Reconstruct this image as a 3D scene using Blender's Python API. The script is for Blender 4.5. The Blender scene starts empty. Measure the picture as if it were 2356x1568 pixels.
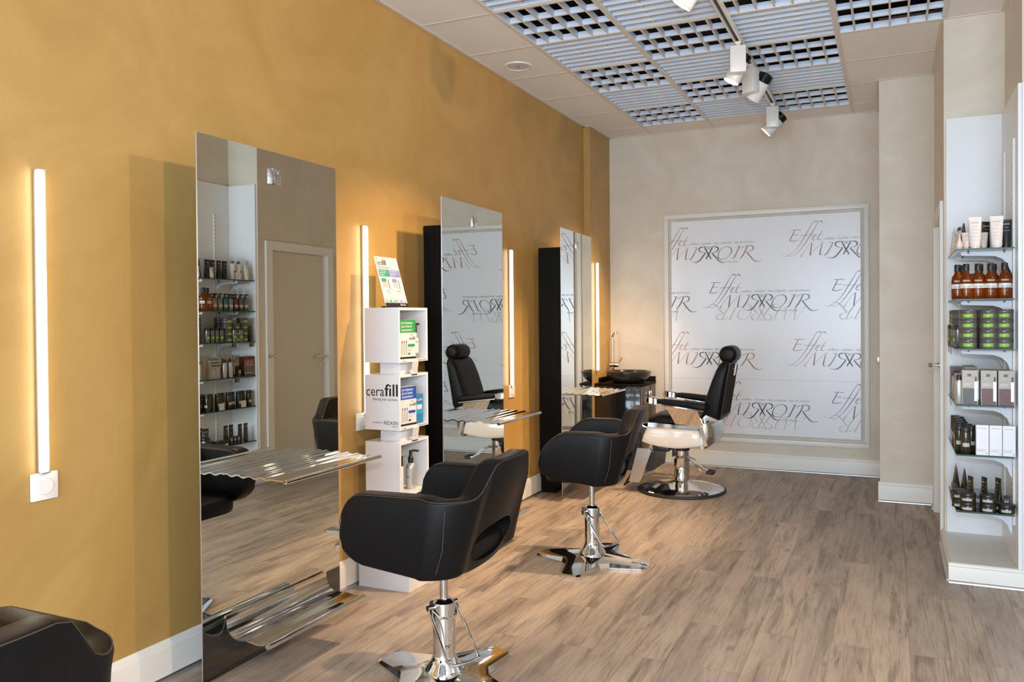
import bpy, bmesh, math, random
from mathutils import Vector, Matrix
random.seed(7)
PI = math.pi
SC = bpy.context.scene
COL = SC.collection
# ------------------------------------------------------------------ camera
CAM = bpy.data.cameras.new('camera')
CAMO = bpy.data.objects.new('camera', CAM)
COL.objects.link(CAMO)
yaw, pitch, roll = [math.radians(a) for a in (23.64465392, -0.67357655, -0.4443665)]
F = Vector((-math.sin(yaw) * math.cos(pitch), math.cos(yaw) * math.cos(pitch), math.sin(pitch)))
R0 = Vector((math.cos(yaw), math.sin(yaw), 0)); U0 = R0.cross(F)
Rv = R0 * math.cos(roll) + U0 * math.sin(roll); Uv = -R0 * math.sin(roll) + U0 * math.cos(roll)
m = Matrix((Rv, Uv, -F)).transposed().to_4x4()
CP = Vector((2.60472475, -5.26116082, 1.3867324))
m.translation = CP
CAMO.matrix_world = m
CAM.sensor_fit = 'HORIZONTAL'; CAM.sensor_width = 36.0
CAM.lens = 1834.33 / 2356 * 36.0
CAM.shift_x = -72.7 / 2356; CAM.shift_y = -28.9 / 2356
CAM.clip_start = 0.05; CAM.clip_end = 60
SC.camera = CAMO
# ------------------------------------------------------------------ view
SC.view_settings.view_transform = 'Standard'
SC.view_settings.look = 'None'
SC.view_settings.gamma = 1.0
SC.view_settings.use_curve_mapping = False
SC.view_settings.exposure = 0.0
# ------------------------------------------------------------------ world + light
W = bpy.data.worlds.new('world'); SC.world = W; W.use_nodes = True
bg = W.node_tree.nodes['Background']
bg.inputs[0].default_value = (0.75, 0.86, 1.0, 1); bg.inputs[1].default_value = 1.0

def lamp(name, kind, loc, target, energy, color, size=0.1, size_y=None, spot=60, blend=0.5):
    d = bpy.data.lights.new(name, kind); d.energy = energy; d.color = color
    if kind == 'AREA':
        d.size = size
        if size_y: d.shape = 'RECTANGLE'; d.size_y = size_y
    else:
        d.shadow_soft_size = size
    if kind == 'SPOT':
        d.spot_size = math.radians(spot); d.spot_blend = blend
    o = bpy.data.objects.new(name, d); COL.objects.link(o); o.location = loc
    v = Vector(target) - Vector(loc)
    o.rotation_euler = v.to_track_quat('-Z', 'Y').to_euler()
    return o
WARM = (1.0, 0.68, 0.40)
COOL = (0.70, 0.84, 1.0)
# daylight through the shop window behind the camera
lamp('daylight', 'AREA', (2.6, -8.3, 1.45), (2.2, 0, 2.3), 330, COOL, 4.2, 2.6)
# the camera's flash, just above the lens
lamp('flash', 'POINT', CP + Vector((0.02, -0.02, 0.22)), (0, 0, 1), 135, (0.72, 0.85, 1.0), 0.05)
# warm spotlights on the tracks of the front part of the room (out of frame)
lamp('track_light_front', 'SPOT', (5.0, -4.95, 3.05), (0.0, -1.9, 0.6), 330, WARM, 0.06, spot=68, blend=0.6)
lamp('track_light_side', 'SPOT', (4.7, -2.5, 3.05), (0.0, -1.4, 1.2), 200, WARM, 0.06, spot=80, blend=0.6)
# ------------------------------------------------------------------ materials
MATS = {}
def nt(m): return m.node_tree
def mat(name, col=(.8, .8, .8), rough=.5, metal=0., **k):
    if name in MATS: return MATS[name]
    m = bpy.data.materials.new(name); m.use_nodes = True
    b = m.node_tree.nodes['Principled BSDF']
    b.inputs['Base Color'].default_value = (*col, 1)
    b.inputs['Roughness'].default_value = rough
    b.inputs['Metallic'].default_value = metal
    if 'emit' in k:
        b.inputs['Emission Color'].default_value = (*k['emit'], 1)
        b.inputs['Emission Strength'].default_value = k.get('strength', 1)
    if 'trans' in k: b.inputs['Transmission Weight'].default_value = k['trans']
    if 'ior' in k: b.inputs['IOR'].default_value = k['ior']
    if 'coat' in k:
        b.inputs['Coat Weight'].default_value = k['coat']; b.inputs['Coat Roughness'].default_value = k.get('coat_rough', .05)
    if 'spec' in k: b.inputs['Specular IOR Level'].default_value = k['spec']
    N = m.node_tree.nodes; L = m.node_tree.links
    tc = N.new('ShaderNodeTexCoord')
    if 'var' in k:      # mottled colour: (second colour, scale, detail)
        c2, sc, det = k['var']
        n = N.new('ShaderNodeTexNoise'); n.inputs['Scale'].default_value = sc; n.inputs['Detail'].default_value = det
        n.inputs['Roughness'].default_value = .6; n.inputs['Distortion'].default_value = k.get('dist', .6)
        L.new(tc.outputs['Object'], n.inputs['Vector'])
        r = N.new('ShaderNodeValToRGB'); r.color_ramp.elements[0].position = .32; r.color_ramp.elements[1].position = .68
        r.color_ramp.elements[0].color = (*col, 1); r.color_ramp.elements[1].color = (*c2, 1)
        L.new(n.outputs['Fac'], r.inputs['Fac']); L.new(r.outputs['Color'], b.inputs['Base Color'])
    if 'bump' in k:     # (scale, strength)
        sc, st = k['bump']
        n = N.new('ShaderNodeTexNoise'); n.inputs['Scale'].default_value = sc; n.inputs['Detail'].default_value = 4
        L.new(tc.outputs['Object'], n.inputs['Vector'])
        bp = N.new('ShaderNodeBump'); bp.inputs['Strength'].default_value = st; bp.inputs['Distance'].default_value = .01
        L.new(n.outputs['Fac'], bp.inputs['Height']); L.new(bp.outputs['Normal'], b.inputs['Normal'])
    MATS[name] = m
    return m
ORANGE = mat('ochre_plaster', (.39, .237, .070), .42, var=((.465, .295, .098), 1.6, 6), bump=(14, .10), dist=1.6)
BEIGE = mat('beige_plaster', (.62, .545, .435), .5, var=((.70, .64, .54), 2.0, 6), bump=(14, .08), dist=1.4)
WHITE = mat('white_paint', (.78, .76, .71), .4, bump=(60, .02))
BOARD = mat('white_board', (.78, .79, .80), .35, bump=(80, .01))
TILE = mat('ceiling_tile', (.84, .82, .79), .9, bump=(90, .15))
GRID = mat('ceiling_grid_metal', (.72, .66, .60), .5, bump=(30, .01))
LOUVRE = mat('louvre_white', (.78, .87, 1.0), .45, bump=(40, .01))
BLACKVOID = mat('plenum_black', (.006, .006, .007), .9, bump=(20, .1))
MIRROR = mat('mirror_silver', (.79, .83, .80), 0.0, 1.0, spec=.5)
CHROME = mat('chrome', (.78, .78, .78), .06, 1.0, bump=(6, .01))
ACRYL = mat('polished_aluminium', (.80, .78, .74), .07, 1.0, bump=(9, .02))
STEEL = mat('brushed_steel', (.62, .61, .59), .25, 1.0, bump=(120, .03))
ALU = mat('alu_strip', (.60, .60, .61), .42, 1.0, bump=(120, .02))
BGLASS = mat('black_glass', (.008, .007, .007), .04, coat=1.0, bump=(3, .005))
BLACKP = mat('black_panel', (.005, .004, .004), .55, spec=.12, bump=(30, .02))
LEATHER = mat('black_leather', (.0055, .0052, .0058), .40, bump=(220, .05), spec=.15)
STITCH = mat('seam_thread', (.05, .035, .025), .5, bump=(200, .1))
PLASTIC = mat('white_plastic', (.80, .79, .77), .3, bump=(50, .01))
SHELL = mat('cream_lacquer', (.84, .80, .76), .12, coat=.6, bump=(4, .01))
BPLAST = mat('black_plastic', (.015, .015, .016), .35, bump=(80, .02))
RUBBER = mat('black_rubber', (.02, .02, .02), .6, bump=(80, .04))
LEDM = mat('led_diffuser', (1, 1, 1), .5, emit=(1.0, .93, .80), strength=9)
LAMPFACE = mat('spot_reflector_glow', (1, 1, 1), .5, emit=(1.0, .86, .62), strength=14)
DARKWOOD = mat('dark_laminate', (.045, .033, .026), .3, var=((.07, .052, .04), 30, 3), bump=(60, .02))
CERAMIC = mat('black_ceramic', (.022, .020, .018), .22, coat=.3, bump=(12, .02))
INK = mat('black_ink', (.012, .012, .015), .5, bump=(30, .005))
PAPER = mat('white_print', (.68, .67, .66), .4, bump=(30, .005))
POSTER = mat('poster_print', (.79, .815, .86), .22, bump=(25, .004))
BROWN_INK = mat('brown_ink', (.30, .155, .085), .35, bump=(30, .005))
NAVY_INK = mat('navy_ink', (.02, .022, .035), .35, bump=(30, .005))
SLATE_INK = mat('slate_ink', (.085, .09, .12), .35, bump=(30, .005))
GREY_INK = mat('pale_grey_ink', (.50, .495, .50), .35, bump=(30, .005))
TEXT_INK = mat('grey_ink', (.33, .31, .30), .35, bump=(30, .005))

def glass_mat(name, col, rough=.0):
    m = mat(name, col, rough, trans=1.0, ior=1.45)
    return m
def thin_glass():
    m = bpy.data.materials.new('shelf_glass'); m.use_nodes = True
    N = m.node_tree.nodes; L = m.node_tree.links; N.clear()
    o = N.new('ShaderNodeOutputMaterial'); t = N.new('ShaderNodeBsdfTransparent'); g = N.new('ShaderNodeBsdfGlossy'); mx = N.new('ShaderNodeMixShader')
    f = N.new('ShaderNodeFresnel'); f.inputs[0].default_value = 1.45
    n = N.new('ShaderNodeTexNoise'); n.inputs['Scale'].default_value = 3
    r = N.new('ShaderNodeMapRange'); r.inputs[3].default_value = 0.01; r.inputs[4].default_value = 0.02
    L.new(n.outputs[0], r.inputs[0]); L.new(r.outputs[0], g.inputs['Roughness'])
    t.inputs[0].default_value = (.86, .93, .90, 1); g.inputs[0].default_value = (.95, 1, .98, 1)
    L.new(f.outputs[0], mx.inputs[0]); L.new(t.outputs[0], mx.inputs[1]); L.new(g.outputs[0], mx.inputs[2]); L.new(mx.outputs[0], o.inputs[0])
    return m
GLASS = thin_glass()
GLASSEDGE = mat('green_glass_edge', (.012, .07, .05), .3, spec=.3, bump=(30, .01))
AMBER = mat('amber_plastic', (.60, .17, .008), .10, trans=.88, ior=1.35)
SILVER_P = mat('silver_plastic', (.50, .50, .50), .28, .6, bump=(50, .01))

def floor_mat():
    m = bpy.data.materials.new('oak_vinyl_planks'); m.use_nodes = True
    N = m.node_tree.nodes; L = m.node_tree.links; b = N['Principled BSDF']
    tc = N.new('ShaderNodeTexCoord')
    mp = N.new('ShaderNodeMapping'); mp.inputs['Rotation'].default_value = (0, 0, PI / 2); mp.inputs['Location'].default_value = (.31, .07, 0)
    L.new(tc.outputs['Object'], mp.inputs['Vector'])
    br = N.new('ShaderNodeTexBrick'); br.offset = .37; br.offset_frequency = 2
    br.inputs['Scale'].default_value = 1.0; br.inputs['Brick Width'].default_value = 1.22; br.inputs['Row Height'].default_value = .152
    br.inputs['Mortar Size'].default_value = .0009; br.inputs['Mortar Smooth'].default_value = .3; br.inputs['Bias'].default_value = 0
    br.inputs['Color1'].default_value = (.0, .0, .0, 1); br.inputs['Color2'].default_value = (1, 1, 1, 1); br.inputs['Mortar'].default_value = (.5, .5, .5, 1)
    L.new(mp.outputs[0], br.inputs['Vector'])
    # per-plank offset for the grain
    sep = N.new('ShaderNodeVectorMath'); sep.operation = 'SCALE'; sep.inputs['Scale'].default_value = 9.0
    L.new(br.outputs['Color'], sep.inputs[0])
    ad = N.new('ShaderNodeVectorMath'); ad.operation = 'ADD'
    L.new(mp.outputs[0], ad.inputs[0]); L.new(sep.outputs[0], ad.inputs[1])
    def noise(scale, sv, det=6, rough=.6, dist=0.):
        v = N.new('ShaderNodeVectorMath'); v.operation = 'MULTIPLY'; v.inputs[1].default_value = sv
        L.new(ad.outputs[0], v.inputs[0])
        n = N.new('ShaderNodeTexNoise'); n.inputs['Scale'].default_value = scale; n.inputs['Detail'].default_value = det
        n.inputs['Roughness'].default_value = rough; n.inputs['Distortion'].default_value = dist
        L.new(v.outputs[0], n.inputs['Vector']); return n.outputs['Fac']
    def ramp(src, stops):
        r = N.new('ShaderNodeValToRGB'); e = r.color_ramp.elements
        e[0].position, e[0].color = stops[0][0], (*stops[0][1], 1); e[1].position, e[1].color = stops[-1][0], (*stops[-1][1], 1)
        for p, c in stops[1:-1]:
            q = e.new(p); q.color = (*c, 1)
        L.new(src, r.inputs['Fac']); return r.outputs['Color']
    def mul(a, bb, fac=1.0):
        x = N.new('ShaderNodeMixRGB'); x.blend_type = 'MULTIPLY'; x.inputs[0].default_value = fac
        L.new(a, x.inputs[1]); L.new(bb, x.inputs[2]); return x.outputs[0]
    base = ramp(noise(1.0, (1.6, 6, 1), 6, .65, .6), [(.30, (.32, .258, .205)), (.50, (.45, .37, .298)), (.72, (.55, .46, .38))])
    tint = ramp(br.outputs['Color'], [(0, (.84, .84, .85)), (.5, (.96, .95, .95)), (1, (1.06, 1.04, 1.02))])
    grain = ramp(noise(1.0, (5, 95, 1), 5, .7, .4), [(.30, (.74, .71, .69)), (.52, (1, 1, 1)), (1, (1.05, 1.05, 1.05))])
    patch = ramp(noise(1.0, (1.6, 15, 1), 5, .6, .5), [(.36, (.58, .56, .56)), (.49, (1, 1, 1)), (1, (1, 1, 1))])
    crack = ramp(noise(1.0, (.45, 11, 1), 3, .5, .25), [(.492, (1, 1, 1)), (.499, (.34, .28, .25)), (.501, (.34, .28, .25)), (.508, (1, 1, 1))])
    cmask = ramp(noise(1.0, (1.5, 5, 1), 2), [(.44, (1, 1, 1)), (.52, (0, 0, 0))])
    cx = N.new('ShaderNodeMixRGB'); cx.blend_type = 'LIGHTEN'; cx.inputs[0].default_value = 1
    L.new(crack, cx.inputs[1]); L.new(cmask, cx.inputs[2])
    # knots
    kv = N.new('ShaderNodeVectorMath'); kv.operation = 'MULTIPLY'; kv.inputs[1].default_value = (1.7, 3.4, 1)
    L.new(ad.outputs[0], kv.inputs[0])
    vo = N.new('ShaderNodeTexVoronoi'); vo.inputs['Scale'].default_value = 1.0; L.new(kv.outputs[0], vo.inputs['Vector'])
    knot = ramp(vo.outputs['Distance'], [(.0, (.40, .33, .29)), (.035, (.60, .52, .47)), (.08, (1, 1, 1)), (1, (1, 1, 1))])
    seam = ramp(br.outputs['Fac'], [(0, (1, 1, 1)), (1, (.55, .52, .50))])
    c = mul(mul(mul(mul(mul(mul(base, tint), grain), patch, .85), cx.outputs[0], .6), knot, .75), seam)
    L.new(c, b.inputs['Base Color'])
    b.inputs['Roughness'].default_value = .46; b.inputs['Specular IOR Level'].default_value = .4
    bp = N.new('ShaderNodeBump'); bp.inputs['Strength'].default_value = .08; bp.inputs['Distance'].default_value = .004
    L.new(grain, bp.inputs['Height']); L.new(bp.outputs['Normal'], b.inputs['Normal'])
    return m
FLOOR = floor_mat()
# ------------------------------------------------------------------ mesh helpers
_TXT = {}
def text_mesh(s):
    if s in _TXT: return _TXT[s]
    cu = bpy.data.curves.new('t', 'FONT'); cu.body = s; cu.size = 1; cu.resolution_u = 2
    o = bpy.data.objects.new('t', cu); COL.objects.link(o)
    dg = bpy.context.evaluated_depsgraph_get(); dg.update()
    me = bpy.data.meshes.new_from_object(o.evaluated_get(dg))
    v = [tuple(x.co) for x in me.vertices]; f = [tuple(p.vertices) for p in me.polygons]
    bpy.data.objects.remove(o); bpy.data.curves.remove(cu); bpy.data.meshes.remove(me)
    x0 = min(a[0] for a in v); x1 = max(a[0] for a in v)
    v = [((a[0] - x0) / (x1 - x0), a[1] / (x1 - x0)) for a in v]   # unit width, same aspect
    _TXT[s] = (v, f); return _TXT[s]

class MB:
    def __init__(s, *mats): s.v = []; s.f = []; s.mi = []; s.mats = list(mats)
    def mi_(s, m):
        if m is None: return 0
        if isinstance(m, int): return m
        if m not in s.mats: s.mats.append(m)
        return s.mats.index(m)
    def add(s, vs, fs, m=None, M=None):
        k = len(s.v); mi = s.mi_(m)
        for a in vs:
            a = Vector(a)
            s.v.append(tuple(M @ a) if M is not None else tuple(a))
        for f in fs: s.f.append(tuple(i + k for i in f)); s.mi.append(mi)
        return s
    def box(s, x0, y0, z0, x1, y1, z1, m=None, M=None):
        v = [(x, y, z) for z in (z0, z1) for y in (y0, y1) for x in (x0, x1)]
        return s.add(v, [(0, 2, 3, 1), (4, 5, 7, 6), (0, 1, 5, 4), (2, 6, 7, 3), (0, 4, 6, 2), (1, 3, 7, 5)], m, M)
    def rbox(s, x0, y0, z0, x1, y1, z1, r=.004, m=None, M=None, seg=2):
        bm = bmesh.new(); bmesh.ops.create_cube(bm, size=1)
        for v in bm.verts:
            v.co = Vector(((x0 + x1) / 2 + v.co.x * (x1 - x0), (y0 + y1) / 2 + v.co.y * (y1 - y0), (z0 + z1) / 2 + v.co.z * (z1 - z0)))
        bmesh.ops.bevel(bm, geom=bm.edges[:], offset=r, segments=seg, affect='EDGES', profile=.5)
        bm.verts.ensure_lookup_table(); bm.verts.index_update()
        vs = [v.co.copy() for v in bm.verts]; fs = [tuple(v.index for v in f.verts) for f in bm.faces]; bm.free()
        return s.add(vs, fs, m, M)
    def lathe(s, prof, seg=24, m=None, M=None, c=(0, 0, 0), cap=True):
        vs = []; fs = []
        for r, z in prof:
            for i in range(seg):
                a = 2 * PI * i / seg; vs.append((c[0] + r * math.cos(a), c[1] + r * math.sin(a), c[2] + z))
        n = len(prof)
        for j in range(n - 1):
            for i in range(seg):
                i2 = (i + 1) % seg
                fs.append((j * seg + i, j * seg + i2, (j + 1) * seg + i2, (j + 1) * seg + i))
        if cap:
            if prof[0][0] > 1e-5: fs.append(tuple(range(seg))[::-1])
            if prof[-1][0] > 1e-5: fs.append(tuple((n - 1) * seg + i for i in range(seg)))
        return s.add(vs, fs, m, M)
    def cyl(s, p0, p1, r, seg=20, m=None, r1=None, M=None):
        return s.tube([p0, p1], r, seg, m, True, M, r1)
    def tube(s, pts, r, seg=10, m=None, cap=True, M=None, r1=None, closed=False):
        pts = [Vector(p) for p in pts]; n = len(pts); rings = []
        up = None
        for i, p in enumerate(pts):
            if closed: d = (pts[(i + 1) % n] - pts[i - 1]).normalized()
            elif i == 0: d = (pts[1] - pts[0]).normalized()
            elif i == n - 1: d = (pts[-1] - pts[-2]).normalized()
            else: d = ((pts[i] - pts[i - 1]).normalized() + (pts[i + 1] - pts[i]).normalized()).normalized()
            if up is None:
                up = Vector((0, 0, 1)) if abs(d.z) < .9 else Vector((1, 0, 0))
            a = (up - d * up.dot(d)).normalized(); up = a; bb = d.cross(a)
            rr = r if r1 is None else r + (r1 - r) * i / (n - 1)
            rings.append([p + a * (rr * math.cos(2 * PI * k / seg)) + bb * (rr * math.sin(2 * PI * k / seg)) for k in range(seg)])
        return s.loft(rings, m, cap, M, closed)
    def loft(s, rings, m=None, cap=True, M=None, closed=False):
        n = len(rings); q = len(rings[0]); vs = [v for r in rings for v in r]; fs = []
        for j in range(n if closed else n - 1):
            j2 = (j + 1) % n
            for i in range(q):
                i2 = (i + 1) % q; fs.append((j * q + i, j * q + i2, j2 * q + i2, j2 * q + i))
        if cap and not closed:
            fs.append(tuple(range(q))[::-1]); fs.append(tuple((n - 1) * q + i for i in range(q)))
        return s.add(vs, fs, m, M)
    def prism(s, poly, d0, d1, axis='y', m=None, M=None):
        """poly: (a,b) pairs; axis y: (x,z), axis x: (y,z), axis z: (x,y)"""
        def P(a, b, d): return {'y': (a, d, b), 'x': (d, a, b), 'z': (a, b, d)}[axis]
        n = len(poly); vs = [P(a, b, d0) for a, b in poly] + [P(a, b, d1) for a, b in poly]
        fs = [tuple(range(n))[::-1], tuple(range(n, 2 * n))] + [(i, (i + 1) % n, n + (i + 1) % n, n + i) for i in range(n)]
        return s.add(vs, fs, m, M)
    def strip(s, A, B, t, m=None, M=None):
        """sheet between two polylines A and B (lists of points), thickened by vector list t"""
        n = len(A); vs = [Vector(p) for p in A] + [Vector(p) for p in B]
        vs += [Vector(p) + Vector(t) for p in A] + [Vector(p) + Vector(t) for p in B]; fs = []
        for i in range(n - 1):
            fs += [(i, i + 1, n + i + 1, n + i), (2 * n + i, 3 * n + i, 3 * n + i + 1, 2 * n + i + 1), (i, 2 * n + i, 2 * n + i + 1, i + 1), (n + i, n + i + 1, 3 * n + i + 1, 3 * n + i)]
        fs += [(0, n, 3 * n, 2 * n), (n - 1, 3 * n - 1, 4 * n - 1, 2 * n - 1)]
        return s.add(vs, fs, m, M)
    def text(s, body, o, ux, uz, width, m, height=None, center=False, clip=None):
        """flat lettering: o = left end of the baseline, ux / uz = unit directions of writing and up"""
        v, f = text_mesh(body); o = Vector(o); ux = Vector(ux); uz = Vector(uz)
        hs = 1.0
        if height:
            hh = max(a[1] for a in v) * width; hs = height / hh
        if center: o = o - ux * width / 2
        vs = [o + ux * (a[0] * width) + uz * (a[1] * width * hs) for a in v]
        return s.add(vs, f, m)
    def build(s, name, parent=None, sharp=35, loc=None, merge=True):
        me = bpy.data.meshes.new(name); me.from_pydata(s.v, [], s.f)
        for mm in s.mats: me.materials.append(mm)
        me.polygons.foreach_set('material_index', s.mi)
        bm = bmesh.new(); bm.from_mesh(me)
        if sharp < 0:
            for f in bm.faces: f.smooth = False
        else:
            bmesh.ops.recalc_face_normals(bm, faces=bm.faces)
            th = math.radians(sharp)
            for f in bm.faces: f.smooth = True
            for e in bm.edges:
                e.smooth = len(e.link_faces) == 2 and e.calc_face_angle(0) < th
        bm.to_mesh(me); bm.free()
        o = bpy.data.objects.new(name, me); COL.objects.link(o)
        if parent is not None: o.parent = parent
        if loc is not None: o.location = loc
        return o

def thing(name, label, cat, loc=(0, 0, 0), rz=0., group=None):
    o = bpy.data.objects.new(name, None); COL.objects.link(o); o.empty_display_size = .05
    o.location = loc; o.rotation_euler = (0, 0, rz); o['label'] = label; o['category'] = cat
    if group: o['group'] = group
    return o
def tag(o, label, cat, group=None):
    o['label'] = label; o['category'] = cat
    if group: o['group'] = group
    return o
def struct(o, kind='structure'):
    o['kind'] = kind; return o
def dup(root, loc, rz=None, label=None, group=None):
    r = root.copy(); COL.objects.link(r); r.location = loc
    if rz is not None: r.rotation_euler = (0, 0, rz)
    if label: r['label'] = label
    if group: r['group'] = group
    for ch in list(root.children):
        c = ch.copy(); COL.objects.link(c); c.parent = r
        for g in list(ch.children):
            d = g.copy(); COL.objects.link(d); d.parent = c
    return r
X = Vector((1, 0, 0)); Y = Vector((0, 1, 0)); Z = Vector((0, 0, 1))
def RZ(a): return Matrix.Rotation(a, 4, 'Z')
def T(x, y, z): return Matrix.Translation((x, y, z))
# ================================================================== the room
H = 3.151; YB = 2.19; YP = 1.232; YN = 0.067; YE = -0.611; XP = 2.515; XR = 2.887; XW = 3.204; XF = 6.3; Y0 = -8.6
b = MB(FLOOR); b.box(-.1, Y0, -.05, XF, YB + .1, 0); struct(b.build('floor', sharp=-1))
b = MB(ORANGE); b.box(-.12, Y0, 0, 0, 1.635, H + .5); b.box(-.12, 1.635, 0, .062, YB, H + .5)
struct(b.build('wall_left', sharp=-1))
b = MB(BEIGE); b.box(-.12, YB, 0, 3.4, YB + .12, H + .5); b.box(XP, YP, 0, XR + .5, YB, H + .5); struct(b.build('wall_back', sharp=-1))
b = MB(BEIGE)
# right wall of the rear part with a door opening, then the recess with the shelves
DY0, DY1, DZ = .215, 1.005, 2.02
b.box(XR, YN, 0, XR + .12, DY0, H + .5); b.box(XR, DY1, 0, XR + .12, YP, H + .5); b.box(XR, DY0, DZ, XR + .12, DY1, H + .5)
b.box(XR + .12, YN, 0, XW + .2, YN + .12, H + .5)
b.box(XW, YE + .004, 0, XW + .2, YN, H + .5)
struct(b.build('wall_right', sharp=-1))
b = MB(BEIGE); b.box(XW + .2, YE + .004, 0, XF, YE + .12, H + .5); b.box(XF, Y0, 0, XF + .1, YE + .1, H + .5); struct(b.build('wall_front_room', sharp=-1))
# wall behind the camera with the shop window
b = MB(BEIGE); b.box(-.1, Y0 - .12, 0, .4, Y0, H + .5); b.box(4.9, Y0 - .12, 0, XF, Y0, H + .5); b.box(.4, Y0 - .12, 2.95, 4.9, Y0, H + .5); b.box(.4, Y0 - .12, 0, 4.9, Y0, .3)
struct(b.build('wall_rear', sharp=-1))
b = MB(WHITE)
for xx in (.4, 2.62, 4.84): b.box(xx, Y0 - .09, .3, xx + .06, Y0 - .03, 2.95)
b.box(.4, Y0 - .09, .3, 4.9, Y0 - .03, .36); b.box(.4, Y0 - .09, 2.89, 4.9, Y0 - .03, 2.95)
w1 = struct(b.build('window_1', sharp=-1))
b = MB(GLASS); b.box(.46, Y0 - .065, .36, 4.84, Y0 - .06, 2.89); b.build('pane', w1, sharp=-1)
# white boards lining the shelf recess
b = MB(BOARD); b.box(XR + .012, YN - .018, .10, XW, YN, 2.555); b.box(XW - .018, YE, .10, XW, YN - .018, 2.555)
b.box(XW, YE - .014, .10, XF, YE + .004, 2.555)
struct(b.build('trim_1', sharp=-1))
b = MB(WHITE, ALU); b.box(XR, YE, 0, XW, YN - .018, .1016)
struct(b.build('trim_2', sharp=-1))      # low plinth under the shelves
# suspended ceiling: tiles, grid bars, void above the grilles
C1 = .494; YT = 1.861
def ybar(k): return YT - .6 * k
cx = [C1 + .6 * i for i in range(-1, 11)]
GR = {}   # grille cells (col,row)
for k in range(0, 16):
    for c in range(0, 3): GR[(c, k)] = 1
for k in range(3, 16): GR[(3, k)] = 1
b = MB(TILE); tb = MB(GRID)
gw = .012
for k in range(-1, 18):
    y1, y0 = min(ybar(k), YB), ybar(k + 1)
    if k == -1: y1, y0 = YB, ybar(0)
    for c in range(-1, 10):
        x0, x1 = C1 + .6 * c, C1 + .6 * (c + 1)
        if c == -1: x0 = 0
        if (c, k) in GR: continue
        if y1 < Y0: continue
        if x0 > XF: continue
        b.box(x0 + gw, max(y0, Y0) + gw, H, min(x1, XF) - gw, y1 - gw, H + .02)
for k in range(0, 18):
    y = ybar(k)
    if y > Y0: tb.box(0, y - gw, H - .002, XF, y + gw, H + .028)
for c in range(0, 10):
    x = C1 + .6 * c; tb.box(x - gw, Y0, H - .0025, x + gw, YB, H + .028)
tb.box(0, Y0, H - .004, .022, 1.635, H + .004); tb.box(0, 1.613, H - .004, .084, 1.635, H + .004); tb.box(.062, 1.635, H - .004, .084, YB, H + .004)
tb.box(.062, YB - .02, H - .004, XP, YB, H + .004); tb.box(XP - .02, YP, H - .004, XP, YB, H + .004); tb.box(XP - .02, YP - .02, H - .004, XR, YP, H + .004)
tb.box(XR - .02, YN, H - .004, XR, YP - .02, H + .004); tb.box(XR - .02, YN - .02, H - .004, XW, YN, H + .004); tb.box(XW - .02, YE, H - .004, XW, YN - .02, H + .004)
struct(b.build('ceiling', sharp=-1)); struct(tb.build('trim_3', sharp=-1))
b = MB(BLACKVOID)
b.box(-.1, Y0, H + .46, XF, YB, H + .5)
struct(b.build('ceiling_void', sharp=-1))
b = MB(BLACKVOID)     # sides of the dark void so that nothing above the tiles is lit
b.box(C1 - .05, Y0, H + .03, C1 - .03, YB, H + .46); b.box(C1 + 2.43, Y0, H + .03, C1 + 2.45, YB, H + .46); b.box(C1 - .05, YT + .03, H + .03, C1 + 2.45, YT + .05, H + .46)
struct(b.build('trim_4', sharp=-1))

# grilles: real things that lie in the grid
def egg():
    b = MB(LOUVRE, GRID); h = .037; L = .288
    for i in range(5):
        x = -.3 + .1 * (i + 1); b.box(x - .005, -L, .004, x + .005, L, h); b.box(x - .0056, -L, 0, x + .0056, L, .004, GRID)
    for i in range(2):
        y = -.3 + .2 * (i + 1); b.box(-L, y - .004, .006, L, y + .004, h); b.box(-L, y - .0046, .001, L, y + .0046, .006, GRID)
    b.box(-L, L - .006, .0, L, L, h); b.box(-L, -L, 0, L, -L + .006, h); b.box(-L, -L, 0, -L + .006, L, h); b.box(L - .006, -L, 0, L, L, h)
    return b
def slat():
    b = MB(LOUVRE, GRID); h = .037; L = .288
    n = 7
    for i in range(n):
        y = -L + (2 * L) * (i + .93) / n
        b.box(-L, y - .004, .004, L, y + .004, h); b.box(-L, y - .006, 0, L, y + .006, .004, GRID)
    for x in (-.1, .1): b.box(x - .007, -L, .014, x + .007, L, .024, GRID)
    b.box(-L, -L, 0, -L + .006, L, h); b.box(L - .006, -L, 0, L, L, h)
    return b
me_egg = egg().build('eggcrate_grille', sharp=-1); me_slat = slat().build('slatted_grille', sharp=-1)
me_egg['category'] = me_slat['category'] = 'ceiling grille'
used = {}
coln = ['column nearest the ochre wall', 'column left of the spotlight track', 'column right of the spotlight track', 'short column nearest the pillars']
rown = ['last row before the back wall', 'second row from the back wall', 'third row from the back wall', 'fourth row from the back wall', 'fifth row from the back wall', 'sixth row from the back wall', 'seventh row from the back wall']
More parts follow.
